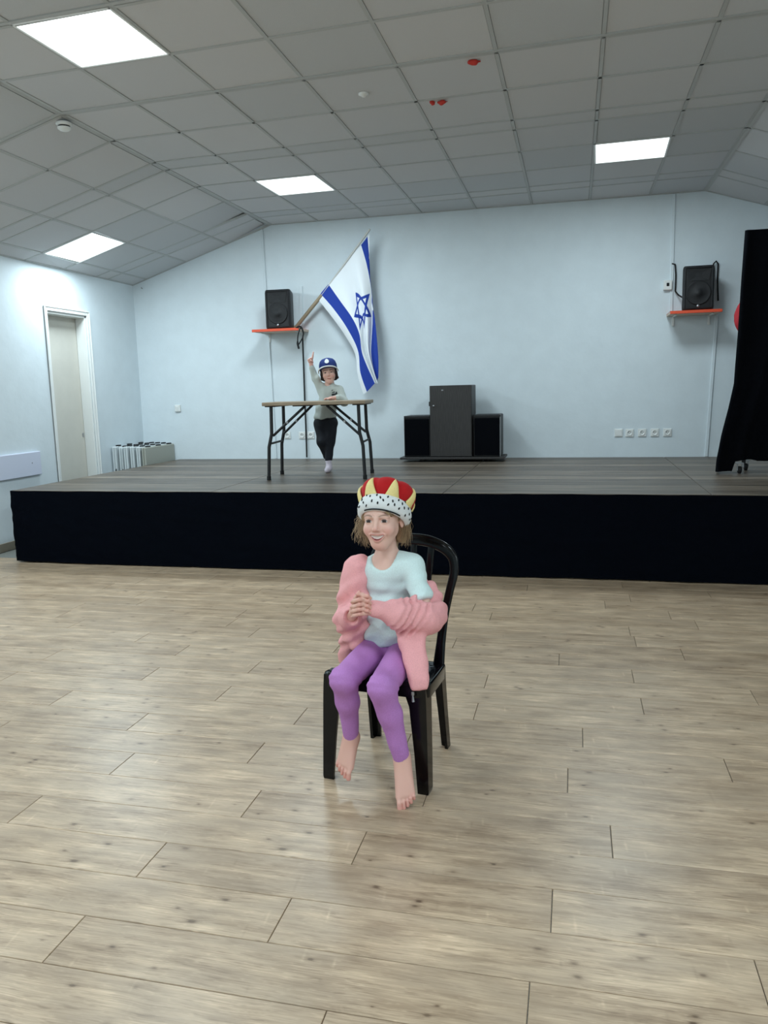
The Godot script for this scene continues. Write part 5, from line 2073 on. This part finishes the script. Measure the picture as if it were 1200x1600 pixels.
	f.cap(Vector3(an.x, STAGE + 0.05, an.z), Vector3(an.x + 0.01, STAGE + 0.026, an.z + 0.08), 0.027, 0.024, 0.02)
	f.cap(anr, anr + Vector3(0.0, -0.05, -0.05), 0.028, 0.026, 0.02)
	f.cap(anr + Vector3(0.0, -0.05, -0.06), anr + Vector3(0.02, -0.085, 0.03), 0.024, 0.020, 0.02)
	f.mesh(acc, base, Color.WHITE)
	place("socks", acc.mesh(), mats.sock, t).set_meta("label", "pale lilac socks")
	# hair under the cap
	acc = Acc.new()
	f = Field.new(hd.origin - Vector3(0.12, 0.12, 0.12), hd.origin + Vector3(0.12, 0.11, 0.12), 0.006)
	f.ell(hd * Vector3(0, 0.018, -0.028), Vector3(0.080, 0.078, 0.080), 0.01, hd.basis)
	for sx in [-1, 1]:
		f.cap(hd * Vector3(sx * 0.070, 0.01, 0.012), hd * Vector3(sx * 0.074, -0.062, -0.018), 0.012, 0.016, 0.02)
	f.cap(hd * Vector3(-0.05, -0.06, -0.06), hd * Vector3(0.05, -0.06, -0.06), 0.03, 0.03, 0.02)
	f.ripple(noise(24.0, 2, 93), 0.006, Vector3.ONE)
	var hc := lin(48, 38, 34)
	f.mesh(acc, base, hc)
	place("hair", acc.mesh(), mats.hair, t).set_meta("label", "dark brown hair")
	cap_hat(hd)

func cap_hat(hd: Transform3D) -> void:
	var B := hd.basis * Basis(Vector3.RIGHT, -0.27)
	var T := Transform3D(B, hd * Vector3(0, 0.022, -0.010))
	var t := thing("peaked_cap", "blue cap with white emblem and white-edged peak on the pointing child", "hat", T.origin)
	var L := Transform3D(B, Vector3.ZERO)
	var s := st()
	var rings := []
	for lv in [[1.0, 0.0], [1.02, 0.02], [1.0, 0.05], [0.9, 0.078], [0.7, 0.098], [0.4, 0.110], [0.05, 0.114]]:
		var ring := []
		for k in 36:
			var a := TAU * k / 36
			var lobe := 1.0 - 0.02 * pow(absf(cos(a * 3.0)), 8)
			ring.append(L * Vector3(0.088 * lv[0] * lobe * cos(a), lv[1], -0.103 * lv[0] * lobe * sin(a)))
		rings.append(ring)
	loft(s, rings, true)
	obj("crown", s, mats.cap_blue, t)
	s = st()
	lathe(s, [Vector2(0.006, 0.0), Vector2(0.010, 0.003), Vector2(0.002, 0.007)], 10, L * Transform3D(Basis.IDENTITY, Vector3(0, 0.112, 0)))
	obj("button", s, mats.cap_blue, t)
	# peak: a bent crescent
	var peak := func(u: float, v: float) -> Vector3:
		var a := -PI / 2 + u * 1.25
		var d := 0.055 * cos(u * 1.35) * v
		return L * Vector3((0.088 + d * 0.9) * cos(a), 0.004 - 0.004 * v - 0.030 * u * u * v, -(0.103 + d) * sin(a))
	var g := []
	for i in 7:
		var row := []
		for j in 25:
			row.append(peak.call(lerpf(-1, 1, j / 24.0), i / 6.0))
		g.append(row)
	g.reverse()
	s = st()
	sheet(s, g, Vector3(0, -0.004, 0))
	obj("peak", s, mats.cap_blue, t)
	s = st()
	var line := []
	for j in 25:
		line.append(peak.call(lerpf(-1, 1, j / 24.0), 1.0) + Vector3(0, -0.002, 0))
	tube(s, line, 0.0062, 8)
	obj("white_edge", s, mats.ermine, t).set_meta("label", "white edge of the peak")
	# emblem: round badge with a flame-like tip
	s = st()
	var poly := PackedVector2Array()
	for k in 20:
		var a := TAU * k / 20
		var r := 0.021 + (0.010 * pow(maxf(0, sin(a)), 6))
		poly.append(Vector2(r * cos(a), r * sin(a)))
	prism(s, poly, 0, 0.006, L * Transform3D(Basis(Vector3.RIGHT, -0.38), Vector3(0, 0.056, 0.100)))
	obj("emblem", s, mats.ermine, t).set_meta("label", "white badge")
